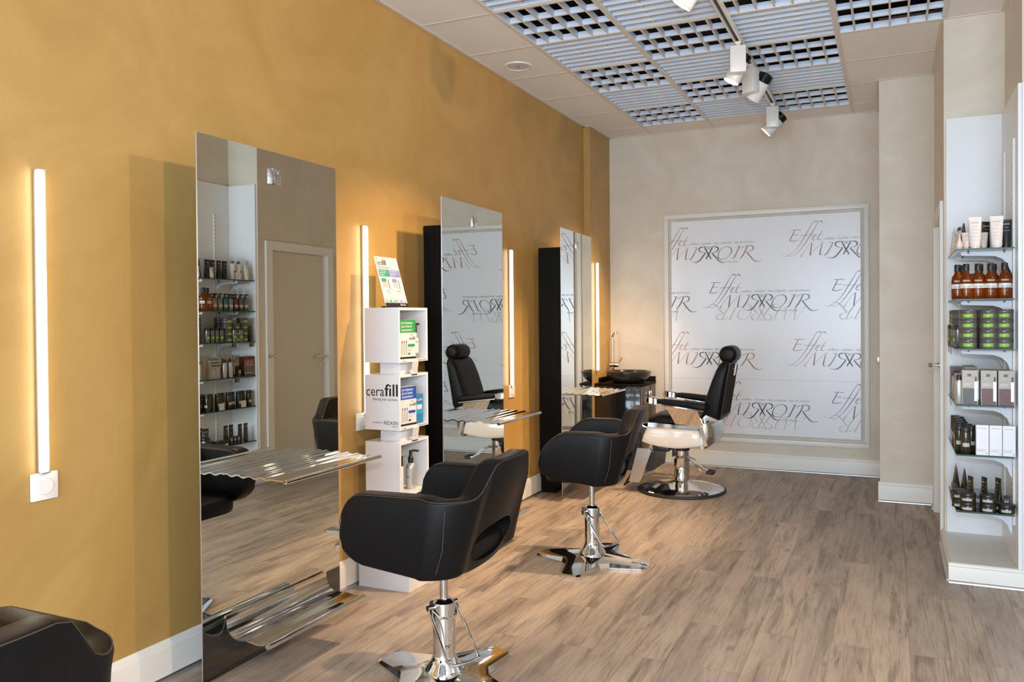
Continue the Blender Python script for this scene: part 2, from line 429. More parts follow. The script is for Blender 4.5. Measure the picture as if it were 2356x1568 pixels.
for (c, k) in sorted(GR):
    if k > 15 or ybar(k + 1) < Y0: continue
    isegg = (c + k) % 2 == 0
    src = me_egg if isegg else me_slat
    o = src if not used.get(isegg) else src.copy()
    if used.get(isegg): COL.objects.link(o)
    used[isegg] = True
    o.location = (C1 + .6 * c + .3, ybar(k) - .3, H + .001)
    kn = 'white eggcrate ceiling grille with dark square openings' if isegg else 'white slatted ceiling grille with close parallel blades'
    rn = rown[k] if k < 7 else 'row further towards the shop window'
    o['label'] = f'{kn}, {coln[c]}, {rn}' if k < 7 else f'{kn} above the camera, {coln[c]}'
    if len(o['label'].split()) > 16:
        cn2 = ['ochre-wall column', 'column left of track', 'column right of track', 'column by the pillars'][c]
        rn2 = ['last row', 'second-last row', 'third-last row', 'fourth-last row', 'fifth-last row', 'sixth-last row', 'seventh-last row'][k] if k < 7 else 'rows over the camera'
        kk = 'eggcrate ceiling grille with dark openings' if isegg else 'slatted ceiling grille with close blades'
        o['label'] = f'{kk}, {cn2}, {rn2}'
    o['group'] = 'grilles in the suspended ceiling'

# baseboards with a rounded top lip and an aluminium strip at the floor
def base_run(b, p0, p1, n, h=.148, t=.018):
    """p0->p1 along the wall, n = direction into the room"""
    p0 = Vector((*p0, 0)); p1 = Vector((*p1, 0)); n = Vector((*n, 0))
    prof = [(0, 0), (t, 0), (t, h * .78), (t * .92, h * .82), (t * .55, h * .86), (t * .5, h * .92), (t * .3, h * .97), (0, h)]
    A = [p0 + n * a + Z * z for a, z in prof]; B = [p1 + n * a + Z * z for a, z in prof]
    k = len(prof); b.add(A + B, [(i, (i + 1) % k, k + (i + 1) % k, k + i) for i in range(k)] + [tuple(range(k))[::-1], tuple(range(k, 2 * k))], WHITE)
    prof = [(t, .001), (t + .010, .001), (t + .008, .008), (t + .001, .014), (t, .014)]
    A = [p0 + n * a + Z * z for a, z in prof]; B = [p1 + n * a + Z * z for a, z in prof]; k = 5
    b.add(A + B, [(i, (i + 1) % k, k + (i + 1) % k, k + i) for i in range(k)] + [tuple(range(k))[::-1], tuple(range(k, 2 * k))], ALU)
b = MB(WHITE, ALU); base_run(b, (0, Y0), (0, 1.635), (1, 0)); base_run(b, (0, 1.635), (.09, 1.635), (0, -1)); base_run(b, (.062, 1.61), (.062, YB), (1, 0)); struct(b.build('baseboard_left', sharp=30))
b = MB(WHITE, ALU); base_run(b, (.062, YB), (XP, YB), (0, -1)); struct(b.build('baseboard_back', sharp=30))
b = MB(WHITE, ALU); base_run(b, (XP - .012, YP), (XR, YP), (0, -1)); struct(b.build('baseboard_pillar', sharp=30))
b = MB(WHITE, ALU); base_run(b, (XR, YP), (XR, 1.07), (-1, 0)); base_run(b, (XR, .15), (XR, YE), (-1, 0), h=.1016); base_run(b, (XR - .018, YE), (XF, YE), (0, -1), h=.1016)
struct(b.build('baseboard_right', sharp=30))
# door in the right wall
b = MB(WHITE)
t = .065
for (ya, yb) in ((DY0 - t, DY0 + .012), (DY1 - .012, DY1 + t)): b.box(XR - .018, ya, 0, XR + .10, yb, DZ + t)
b.box(XR - .018, DY0 + .012, DZ - .012, XR + .10, DY1 - .012, DZ + t)
d1 = struct(b.build('door_1', sharp=-1))
b = MB(mat('door_leaf', (.66, .60, .50), .4, bump=(20, .02))); b.box(XR + .045, DY0 + .014, .008, XR + .085, DY1 - .014, DZ - .014); leaf = b.build('door_leaf', d1, sharp=-1)
b = MB(STEEL); b.lathe([(.026, 0), (.026, .008), (.010, .010), (.010, .05)], 20, M=T(XR + .045, DY1 - .075, 1.05) @ Matrix.Rotation(-PI / 2, 4, 'Y'))
b.tube([(XR - .005, DY1 - .075, 1.05), (XR - .010, DY1 - .10, 1.05), (XR - .010, DY1 - .2, 1.05)], .009, 12)
b.build('door_handle', leaf)
b = MB(STEEL); b.lathe([(.024, 0), (.024, .007), (.0, .007)], 20, M=T(XR + .045, DY1 - .075, .96) @ Matrix.Rotation(-PI / 2, 4, 'Y')); b.build('lock_plate', leaf)
# small hook-like door stop and catch seen at the pillar and the door frame
b = MB(STEEL); b.rbox(XP - .016, YP - .004, 1.035, XP - .001, YP + .03, 1.085, .003)
tag(b.build('glass_door_clip'), 'small polished metal clip on the edge of the beige pillar', 'bracket')
b = MB(STEEL); b.lathe([(.018, 0), (.018, .006), (.007, .010), (.007, .04), (.013, .045), (.015, .055), (.009, .064), (0, .066)], 20, M=T(XR - .018, .18, 1.085) @ Matrix.Rotation(-PI / 2, 4, 'Y'))
tag(b.build('door_stop'), 'small round metal knob on the door frame beside the shelves', 'knob')

# ================================================================== poster and its frame
b = MB(WHITE); x0, x1, z0, z1 = .610, 2.421, .240, 2.365; w = .042; d0 = YB - .022
for r in ((x0, z0, x1, z0 + w), (x0, z1 - w, x1, z1), (x0, z0 + w, x0 + w, z1 - w), (x1 - w, z0 + w, x1, z1 - w)):
    b.rbox(r[0], d0, r[1], r[2], YB - .0005, r[3], .004)
tag(b.build('wall_frame'), 'large white rectangular moulding framing the logo poster on back wall', 'frame')
LOGO = {'b':[[(-457,187,4.9),(-375,186,4.9)],[(-429,183,6.9),(-467,103,8.8),(-472,94,5.9),(-453,88,5.9),(-415,93,4.9),(-389,102,2.0)],[(-455,145,3.9),(-395,144,4.4)],[(-238,244,2.9),(-240,254,7.8),(-255,257,6.9),(-274,246,3.9),(-297,208,4.9),(-340,132,6.9),(-387,55,4.9),(-434,-2,3.4),(-468,-30,2.9),(-501,-46,2.5),(-523,-42,2.5),(-535,-29,1.5)],[(-196,234,2.5),(-197,249,7.8),(-209,256,6.9),(-227,248,4.9),(-246,220,3.9),(-293,139,7.8),(-349,54,5.9),(-401,-13,3.9),(-439,-41,2.9),(-468,-46,2.5),(-484,-39,2.0),(-493,-29,1.5)],[(-381,126,2.0),(-368,136,3.9),(-302,136,2.9),(-269,137,2.5)],[(-272,113,2.9),(-249,127,3.9),(-245,136,3.9),(-258,137,4.9),(-277,114,6.9),(-279,99,6.9),(-270,90,4.9),(-246,98,2.0)],[(-186,173,1.5),(-204,159,3.9),(-228,117,6.9),(-235,97,6.9),(-226,90,4.9),(-200,96,2.0)],[(-228,134,2.5),(-186,135,2.0)]],'m':[[(-373,-58,2.0),(-375,-46,6.9),(-364,-29,3.9),(-340,4,2.5),(-312,45,2.5),(-279,70,3.9)],[(-283,70,6.9),(-293,2,11.8),(-298,-44,11.8)],[(-298,-44,2.5),(-247,20,2.5),(-205,57,2.9),(-184,73,2.9)],[(-196,59,5.9),(-210,8,10.8),(-218,-40,11.8)],[(-221,-43,5.9),(-191,-41,2.0)],[(-138,63,3.9),(-108,65,4.9)],[(-108,63,6.9),(-136,5,9.8),(-168,-42,9.8),(-182,-43,2.9)],[(182,62,4.9),(206,46,10.8),(213,21,10.8),(196,-13,5.9),(163,-43,3.9),(124,-53,4.9),(95,-42,10.8),(88,-22,10.8),(100,18,6.9),(129,50,3.9),(158,61,3.9),(182,62,4.9)],[(259,61,3.9),(295,62,3.9)],[(287,61,10.8),(263,15,10.8),(235,-41,9.8),(215,-49,2.5)],[(356,61,9.8),(330,4,11.8),(299,-42,9.8),(285,-53,2.5)],[(302,35,2.9),(311,49,5.9),(335,59,3.9),(368,64,4.9),(396,60,8.8),(408,45,10.8),(401,25,8.8),(377,11,3.9),(344,7,2.9)],[(349,7,10.8),(382,-36,11.8),(414,-73,9.8),(442,-83,5.9),(468,-81,3.9),(485,-73,1.5)]],'r':[[(-36,66,9.8),(-6,5,12.7),(23,-42,10.8)],[(9,-45,2.9),(30,-50,2.9)],[(3,67,2.9),(-36,69,4.9),(-72,66,8.8),(-88,52,11.8),(-83,32,7.8),(-58,18,3.9),(-28,14,2.9)],[(-30,12,10.8),(-54,-22,11.8),(-81,-55,10.8),(-109,-71,7.8),(-136,-73,3.9),(-171,-62,1.5)],[(37,63,9.8),(5,4,12.7),(-22,-40,10.8)],[(-30,-47,2.9),(-9,-42,2.9)],[(16,37,2.0),(10,52,3.9),(-2,57,4.9),(-11,48,3.9),(-15,36,2.0)],[(1,62,2.0),(28,67,3.9),(59,68,5.9),(84,58,11.8),(90,41,11.8),(77,23,6.9),(54,14,3.9),(30,12,2.9)],[(34,7,10.8),(71,-36,10.8),(100,-69,8.8),(129,-81,5.9),(153,-80,2.9),(172,-70,1.5)]]}
PX0, PX1, PZ0, PZ1 = .684, 2.353, .318, 2.294
PY = YB - .030
po = MB(POSTER)
po.box(PX0, PY, PZ0, PX1, YB - .0225 + .0, PZ1)
po.box(PX0 + .0005, PY - .0003, .819, PX1 - .0005, PY - .0001, .8215, GREY_INK)
def clip_poly(p):
    for ax, lim, sg in ((0, PX0 + .001, 1), (0, PX1 - .001, -1), (1, PZ0 + .001, 1), (1, PZ1 - .001, -1)):
        q = []
        for i in range(len(p)):
            a, c = p[i - 1], p[i]; ia, ic = sg * (a[ax] - lim) >= 0, sg * (c[ax] - lim) >= 0
            if ia != ic:
                t = (lim - a[ax]) / (c[ax] - a[ax]); q.append((a[0] + t * (c[0] - a[0]), a[1] + t * (c[1] - a[1])))
            if ic: q.append(c)
        p = q
        if len(p) < 3: return None
    return p
def cat_rom(pts):
    if len(pts) < 3: return pts
    out = []
    for i in range(len(pts) - 1):
        p = [pts[max(i - 1, 0)], pts[i], pts[i + 1], pts[min(i + 2, len(pts) - 1)]]
        for k in range(5):
            t = k / 5
            out.append(tuple(.5 * (2 * p[1][j] + (p[2][j] - p[0][j]) * t + (2 * p[0][j] - 5 * p[1][j] + 4 * p[2][j] - p[3][j]) * t * t + (3 * p[1][j] - p[0][j] - 3 * p[2][j] + p[3][j]) * t ** 3) for j in range(3)))
    return out + [pts[-1]]
def stroke(pts, cx_, cz_, m, y, s=1, rot=False):
    pts = cat_rom([(a, c, w) for a, c, w in pts]); n = len(pts); L_, R_ = [], []
    sg = -1 if rot else 1
    for i in range(n):
        a = pts[max(i - 1, 0)]; c = pts[min(i + 1, n - 1)]
        dx, dz = c[0] - a[0], c[1] - a[1]; l = math.hypot(dx, dz) or 1
        w = max(pts[i][2] * .44, 1.0) ; nx, nz = -dz / l * w, dx / l * w
        L_.append((cx_ + sg * (pts[i][0] + nx) / 1000, cz_ + sg * (pts[i][1] + nz) / 1000)); R_.append((cx_ + sg * (pts[i][0] - nx) / 1000, cz_ + sg * (pts[i][1] - nz) / 1000))
    for i in range(n - 1):
        q = clip_poly([L_[i], L_[i + 1], R_[i + 1], R_[i]])
        if q: po.add([(a, y, c) for a, c in q], [tuple(range(len(q)))], m)
def ctext(body, x, z, width, m, y):
    v, f = text_mesh(body)
    for fc in f:
        q = clip_poly([(x + v[i][0] * width, z + v[i][1] * width) for i in fc])
        if q: po.add([(a, y, c) for a, c in q], [tuple(range(len(q)))], m)
kk = 0
for cx_, cz_, kind in ((1.037, 1.978, 0), (2.236, 1.975, 0), (.445, 1.526, 1), (1.52, 1.526, 1), (2.595, 1.526, 1), (1.04, .996, 0), (2.262, 1.0, 0), (.445, .54, 1), (1.519, .54, 1), (2.590, .54, 1)):
    kk = 0
    if kind:
        for nm in ('m', 'r'):
            for s_ in LOGO[nm]: kk += 1; stroke(s_, cx_ - .005, cz_ - .096, GREY_INK, PY - .0004 - kk * .00003, rot=True)
    for nm, mm in (('b', SLATE_INK if kind else BROWN_INK), ('m', SLATE_INK if kind else BROWN_INK), ('r', NAVY_INK)):
        for s_ in LOGO[nm]: kk += 1; stroke(s_, cx_, cz_, mm, PY - .0008 - kk * .00003)
    ctext('coiffeur - barbier - bar à beauté - spa du cheveu', cx_ - .183, cz_ + .090, .594, TEXT_INK, PY - .0030)
    ctext('par cosette' if kind else 'for men', cx_ + .178, cz_ - .086, .128 if kind else .092, TEXT_INK, PY - .0030)
tag(po.build('logo_poster', sharp=-1), 'large white poster with repeated brown and slate script salon logo', 'poster')

# ================================================================== wall lights
def wall_light(loc, label):
    t = thing('wall_light', label, 'wall light', loc, 0, 'vertical light bars on the ochre wall')
    b = MB(ALU); b.rbox(0, -.014, 0, .012, .014, 1.0, .002); b.box(0, -.014, -.004, .030, .014, 0); b.box(0, -.014, 1.0, .030, .014, 1.004); b.build('housing', t)
    b = MB(LEDM); b.rbox(.0122, -.0125, .001, .030, .0125, .999, .006, seg=3); b.build('diffuser', t)
    return t
wall_light((.001, -3.505, .892), 'lit vertical light bar left of the first mirror, above round white switch')
wall_light((.001, -1.727, .892), 'lit vertical light bar partly hidden behind the white display tower')
wall_light((.001, .055, .898), 'lit vertical light bar on the wall between second and third mirrors')
wall_light((.063, 1.76, .905), 'lit vertical light bar on the wall beside the wash basin')
def switch(loc, name, label, cat, socket=False, w=.092, h=.092):
    t = thing(name, label, cat, loc)
    b = MB(PLASTIC); b.rbox(0, -w / 2, -h / 2, .010, w / 2, h / 2, .003); b.build('cover_plate', t)
    b = MB(PLASTIC)
    b.lathe([(.028, 0), (.028, .003), (.026, .0045), (0, .0045)], 28, M=T(.0098, 0, 0) @ Matrix.Rotation(PI / 2, 4, 'Y')); p = b.build('rocker' if not socket else 'socket_insert', t)
    if socket:
        b = MB(BPLAST)
        for yy in (-.0095, .0095): b.lathe([(.0025, 0), (.0025, .0006), (0, .0006)], 10, M=T(.0143, yy, 0) @ Matrix.Rotation(PI / 2, 4, 'Y'))
        b.build('socket_hole', p)
    return t
switch((.001, -3.497, .842), 'light_switch', 'white square switch with round rocker under the leftmost light bar', 'switch')
switch((.001, .075, .852), 'light_switch', 'white square switch under the light bar between second and third mirrors', 'switch')
switch((.001, -1.76, .848), 'light_switch', 'white square switch half hidden behind the display tower', 'switch')
switch((.001, -1.02, .455), 'wall_socket', 'white wall socket behind the base of the second mirror', 'socket', True)
switch((.001, .86, .46), 'wall_socket', 'white wall socket behind the base of the third mirror', 'socket', True)

# ================================================================== mirror stations
def station(y0, label, yawd=0., first=None):
    Lm = .80
    t = thing('mirror_station', label, 'salon mirror', (.29, y0 + Lm / 2, 0), 0, 'tall styling mirrors along the ochre wall')
    hw = Lm / 2; A = RZ(math.radians(yawd))
    b = MB(ALU); b.box(-.005, -hw, .058, -.0005, hw, 2.077, M=A); b.build('mirror_edge', t, sharp=-1)
    b = MB(MIRROR); b.box(-.0005, -hw + .001, .268, .0, hw - .001, 2.076, M=A); b.build('mirror_glass', t, sharp=-1)
    b = MB(BGLASS); b.box(-.0005, -hw + .001, .059, .0, hw - .001, .267, M=A); b.build('lower_panel', t, sharp=-1)
    b = MB(BLACKP); b.box(-.286, -hw + .29, .10, -.0055, hw - .16, 1.955, M=A); b.box(-.286, -hw + .29, 0, -.16, hw - .16, .10, M=A); b.build('back_panel', t, sharp=-1)
    # badge
    b = MB(CHROME, STEEL); b.rbox(0.0002, -.033, 1.943, .006, .033, 2.008, .002)
    yo = -.024
    b.text('MG', (.0065, yo, 1.979), (0, 1, 0), (0, 0, 1), .05, STEEL, height=.022)
    b.text('BROSS', (.0065, yo, 1.968), (0, 1, 0), (0, 0, 1), .05, STEEL, height=.007)
    b.box(.006, yo, 1.958, .0066, yo + .05, 1.962, STEEL)
    b.box(.006, yo, 1.950, .0066, yo + .05, 1.954, STEEL)
    b.build('badge', t)
    # rippled shelf: wavy in x, straight along y, round front lip
    N_ = 80; A_, B_ = [], []
    for i in range(N_ + 1):
        u = i / N_; x = .001 + .298 * u
        amp = .0036 * (1 if u < .6 else max(0, (.92 - u) / .32) if u < .92 else 0)
        z = .808 + amp * math.sin(u * 2 * PI * 5.3) - .006 * u
        A_.append((x, -.29, z)); B_.append((x, .29, z))
    b = MB(ACRYL); b.strip(A_, B_, (0, 0, .005)); b.cyl((.300, -.29, .803), (.300, .29, .803), .0085, 14); b.build('shelf', t, sharp=40)
    # footrest: curved sheet with rolled front lip
    pr = [(.004, .272), (.005, .25), (.010, .228), (.020, .210), (.036, .197), (.056, .191), (.08, .190), (.105, .193), (.13, .190), (.155, .187), (.18, .189), (.202, .197)]
    pr2 = cat_rom([(a, c, 0) for a, c in pr])
    A_ = [(a, -.29, c) for a, c, _ in pr2]; B_ = [(a, .29, c) for a, c, _ in pr2]
    b = MB(ACRYL); b.strip(A_, B_, (.004, 0, .004)); b.cyl((.208, -.29, .190), (.208, .29, .190), .0125, 16); b.build('footrest', t, sharp=40)
    return t
station(-3.11, 'nearest tall frameless mirror with wavy metal shelf, reflecting the product shelves', .6)
station(-1.408, 'second tall frameless mirror, middle of three, reflecting the barber chair', 1.6)
station(.303, 'farthest tall frameless mirror, beside the black wash basin cabinet', 3.7)

# ================================================================== track and spotlights
TX = 1.718
b = MB(PLASTIC, BPLAST); b.box(TX - .024, -5.2, H - .034, TX - .011, 1.86, H - .003); b.box(TX + .011, -5.2, H - .034, TX + .024, 1.86, H - .003); b.box(TX - .011, -5.2, H - .020, TX + .011, 1.86, H - .003, BPLAST)
tag(b.build('ceiling_track', sharp=-1), 'long white spotlight track with black slot running under the ceiling grilles', 'track')
def spot_head(y, rz, tilt, side, label, energy, cone=58):
    t = thing('track_spotlight', label, 'spotlight', (TX, y, H - .034), rz, 'spotlights on the ceiling track')
    b = MB(PLASTIC); b.rbox(-.018, -.018, -.018, .018, .018, 0, .003); b.cyl((0, 0, -.032), (0, 0, -.015), .014, 16); b.build('adapter', t)
    b = MB(PLASTIC); b.rbox(-.048, -.032, -.195, .048, .032, -.030, .003); b.build('driver_box', t)
    # tilting lamp barrel behind the box
    P = T(-.012, .032 + .056, -.165) @ Matrix.Rotation(tilt, 4, 'Y')
    b = MB(PLASTIC)
    b.lathe([(.050, .075), (.052, .02), (.053, -.06), (.050, -.063), (.047, -.058), (.044, -.05)], 32, M=P, cap=False)
    b.lathe([(.0, .076), (.050, .075)], 32, M=P, cap=False)
    lh = b.build('lamp_barrel', t)
    b = MB(BPLAST)
    for k in range(12):
        a = 2 * PI * k / 12; b.box(.018, -.0035, .0765, .050, .0035, .125, M=P @ RZ(a))
    b.lathe([(.030, .0765), (.030, .13), (0, .13)], 20, M=P); b.build('heat_sink', t, sharp=30)
    b = MB(LAMPFACE); b.lathe([(.0, -.044), (.0435, -.044)], 32, M=P, cap=False); b.build('lamp_face', t)
    Mw = T(*t.location) @ RZ(rz) @ P
    src = Mw @ Vector((0, 0, -.07)); tg = Mw @ Vector((0, 0, -2))
    lamp('spotlight_beam', 'SPOT', src, tg, energy, WARM, .04, spot=cone, blend=.75)
    return t
spot_head(-1.52, 0, math.radians(35), 1, 'track spotlight cut off by the top edge of the picture', 260, 70)
spot_head(-.16, math.radians(12), math.radians(27), 1, 'nearest complete white track spotlight with its glowing lamp face visible', 300, 62)
spot_head(.33, math.radians(-28), math.radians(40), 1, 'middle white track spotlight with black heat sink, aimed left', 300, 58)
spot_head(1.42, math.radians(6), math.radians(46), 1, 'farthest white track spotlight, closest to the back wall', 130, 48)
# ceiling loudspeaker
t = thing('ceiling_speaker', 'round white loudspeaker set in a ceiling tile above the ochre wall', 'speaker', (.217, -.216, H))
b = MB(PLASTIC); b.lathe([(.098, 0), (.096, -.006), (.082, -.008), (.080, -.004)], 40, cap=False); b.build('trim_ring', t)
b = MB(mat('speaker_mesh', (.62, .62, .64), .6, bump=(400, .3)), BPLAST); b.lathe([(.081, -.004), (0, -.0042)], 40, cap=False); b.box(-.012, -.003, -.006, .012, .003, -.0045, BPLAST); b.build('speaker_grille', t)
# ================================================================== styling chairs
def rrect(h0, h1, hw, r, n=4):
    """rounded rectangle loop in (offset, z): offset -hw..hw, z h0..h1"""
    r = min(r, hw * .98, (h1 - h0) / 2 * .98); out = []
    for cx_, cz_, a0 in ((hw - r, h0 + r, -90), (hw - r, h1 - r, 0), (-hw + r, h1 - r, 90), (-hw + r, h0 + r, 180)):
        for k in range(n + 1):
            a = math.radians(a0 + 90 * k / n); out.append((cx_ + r * math.cos(a), cz_ + r * math.sin(a)))
    return out
def smooth(a, b_, t): t = max(0, min(1, t)); t = t * t * (3 - 2 * t); return a + (b_ - a) * t
def styling_chair(loc, rz, label, slant=0., base_rot=0., lift=0.):
    t = thing('styling_chair', label, 'salon chair', (loc[0], loc[1], 0), rz, 'black styling chairs facing the mirrors')
    hw = .300; th = .040; rc = .080; xb = .252      # centre line half width, half thickness, corner radius, back x
    path = []   # (x, y, nx, ny)
    xs = [-.240, -.2385, -.234, -.226, -.214, -.198, -.178, -.15, -.11, -.06, 0, .06, .10, xb - rc]
    for x in xs: path.append((x, -hw, 0, -1))
    for k in range(1, 9):
        a = math.radians(-90 + 90 * k / 9); path.append((xb - rc + rc * math.cos(a), -hw + rc + rc * math.sin(a), math.cos(a), math.sin(a)))
    nb = 14
    for k in range(nb + 1): path.append((xb, (-hw + rc) + (2 * (hw - rc)) * k / nb, 1, 0))
    path = path + [(p[0], -p[1], p[2], -p[3]) for p in reversed(path[:len(path) - nb - 1])]
    def prof(x, y):
        zt, zb = .782, .472
        zb += .022 * smooth(0, 1, (abs(y) - .12) / .14) if x > .10 else .022 + .13 * max(0, .10 - x)
        if x < -.09 or x < xb - rc - .02:
            q = math.sqrt(max(0, 1 - (1 - max(0, min(1, (x + .241) / (.085 + .16 * slant)))) ** 2))
            q2 = math.sqrt(max(0, 1 - (1 - max(0, min(1, (x + .241) / .10))) ** 2))
            m0 = .635 - .06 * slant
            zt = m0 + (zt - m0) * q; zb = m0 - .012 + (zb - m0 + .012) * q2
        ay = abs(y)
        if x > .10:
            zt = zt - .010 * smooth(0, 1, (x - .10) / .1)
            zt = zt + (.886 - zt) * smooth(0, 1, (.262 - ay) / .125) ** 1.25
        return zb, zt
    def warp(x, y, z):
        w = smooth(0, 1, (x - .02) / .24)
        s_ = .16 * (z - .77) if z > .60 else -.027 - .7 * (.60 - z)
        # sides tuck in towards the bottom
        k = 1 - .03 * smooth(0, 1, (.62 - z) / .16)
        w *= .55 + .45 * smooth(0, 1, (.30 - abs(y)) / .14)
        x -= .050 * smooth(0, 1, (x - .05) / .15) * min(1.3, abs(y) / .30) ** 2
        return (x + w * s_ + slant * .25 * (z - .50) * smooth(0, 1, (-x + .05) / .25), y * k, z)
    rings = []
    for (x, y, nx, ny) in path:
        zb, zt = prof(x, y)
        rings.append([warp(x + nx * o, y + ny * o, z) for o, z in rrect(zb, zt, th * (1 if x > -.23 else .8), .014, 3)])
    b = MB(LEATHER); b.loft(rings)
    shell = b.build('shell', t, sharp=30)
    # oval opening low in the back
    cb = MB(LEATHER); pts = []
    for k in range(40):
        a = 2 * PI * k / 40; pts.append((.178 * math.copysign(abs(math.cos(a)) ** .8, math.cos(a)), .573 + .068 * math.copysign(abs(math.sin(a)) ** .9, math.sin(a)) ))
    cb.prism(pts, .10, .45, 'x'); cut = cb.build('cutter')
    bm_ = shell.modifiers.new('b', 'BOOLEAN'); bm_.operation = 'DIFFERENCE'; bm_.object = cut; bm_.solver = 'EXACT'
    cut.matrix_world = Matrix(); cut.parent = t
    bpy.context.view_layer.update()
    dg = bpy.context.evaluated_depsgraph_get(); me = bpy.data.meshes.new_from_object(shell.evaluated_get(dg))
    shell.modifiers.clear(); shell.data = me; bpy.data.objects.remove(cut)
    bm = bmesh.new(); bm.from_mesh(me)
    for f in bm.faces: f.smooth = True
    for e in bm.edges: e.smooth = len(e.link_faces) == 2 and e.calc_face_angle(0) < math.radians(32)
    bm.to_mesh(me); bm.free()
    # seat cushion and underside
    b = MB(LEATHER); rings = []
    for z, g in ((.494, -.03), (.498, -.006), (.51, 0), (.545, 0), (.562, -.010), (.568, -.04)):
        ring = []
        for k in range(40):
            a = 2 * PI * k / 40; ca, sa = math.cos(a), math.sin(a); e = .42
            x = -.015 + (.215 + g) * math.copysign(abs(ca) ** e, ca); y = (.266 + g) * math.copysign(abs(sa) ** e, sa)
            if x > .05: x -= .35 * (x - .05) * (1 if z < .5 else .45)
            ring.append((x, y, z))
        rings.append(ring)
    b.loft(rings); b.build('seat', t, sharp=50)
    # seams
    b = MB(STITCH)
    for sd in (-1, 1):
        pts = []
        for (x, y, nx, ny) in path[1:]:
            if y * sd < -.02: continue
            zb, zt = prof(x, y); pts.append(warp(x + nx * (th - .004), y + ny * (th - .004), zt - .0035))
        if len(pts) > 4: b.tube(pts, .0016, 6)
        i = 15 if sd < 0 else None
        x, y, nx, ny = path[16]
        zb, zt = prof(x, y)
        b.tube([warp(x + nx * th, -sd * -1 * (y + ny * th) * 1, z) for z in [zb + (zt - zb) * k / 10 for k in range(1, 10)]], .0016, 6)
    b.build('seam', t)
    # lift column
    b = MB(STEEL); b.cyl((0, 0, .315), (0, 0, .47), .0155, 20); b.build('piston', t)
    b = MB(CHROME); b.lathe([(.074, .044), (.076, .056), (.068, .068), (.056, .082), (.048, .096), (.0450, .110), (.0435, .12), (.0435, .300), (.042, .310), (.030, .320), (.018, .323)], 40); b.build('column', t)
    b = MB(BPLAST, CHROME); b.rbox(-.058, -.012, .265, -.040, .012, .305, .003)
    b.build('pump_valve', t)
    # pedal: bent rod both sides of the column
    b = MB(CHROME); pr = RZ(math.radians(-32) - 0 * rz)
    pts = [(-.01, -.058, .292), (.02, -.062, .255), (.13, -.066, .135), (.148, -.060, .124), (.152, 0, .122), (.148, .060, .124), (.13, .066, .135), (.02, .062, .255), (-.01, .058, .292)]
    b.tube(pts, .0055, 10, M=pr); b.cyl((-.012, -.066, .292), (-.012, -.044, .292), .011, 12, M=pr); b.cyl((-.012, .044, .292), (-.012, .066, .292), .011, 12, M=pr)
    b.tube([(-.0, -.05, .285), (.035, -.035, .262), (.048, 0, .255), (.035, .035, .262), (0, .05, .285)], .004, 8, M=pr)
    b.build('pedal', t)
    # cross base
    def outline(s_, L=.335, wt=.062, wi=.106):
        pts = []
        for k in range(4):
            a = k * PI / 2 + base_rot - rz
            ca, sa = math.cos(a), math.sin(a)
            loc_ = [(.145, -wi), (L - .02, -wt), (L, -wt + .018), (L, wt - .018), (L - .02, wt), (.145, wi)]
            for (p, q) in loc_:
                pts.append(((p * ca - q * sa) * s_, (p * sa + q * ca) * s_))
        return pts
    o0 = outline(1.0); b = MB(CHROME)
    rings = []
    zz = lambda p, lo, hi: lo + (hi - lo) * max(0, 1 - math.hypot(*p) / .33)
    rings.append([(p[0], p[1], .001) for p in o0]); rings.append([(p[0], p[1], .011) for p in o0])
    o1 = outline(.975, wt=.056, wi=.098); rings.append([(p[0], p[1], zz(p, .018, .050)) for p in o1])
    b.loft(rings, cap=False)
    n = len(o1); k0 = len(b.v); b.v.append((0, 0, .062)); top = len(b.v) - 1 - n
    for i in range(n): b.f.append((top + i, top + (i + 1) % n, k0)); b.mi.append(0)
    bot = k0 - 3 * n; b.v.append((0, 0, .001))
    for i in range(n): b.f.append((bot + i, bot + (i + 1) % n, len(b.v) - 1)); b.mi.append(0)
    b.build('base', t, sharp=22)
    return t
styling_chair((1.027, -2.63), math.radians(4), 'nearest complete black leather styling chair with oval cutout in its back', 0, math.radians(75))
styling_chair((1.027, -.987), math.radians(9), 'black leather styling chair between the nearer chair and the barber chair', .45, math.radians(-2))
styling_chair((1.02, -4.495), math.radians(0), 'black leather styling chair cut off in the lower left corner', 0, math.radians(20))

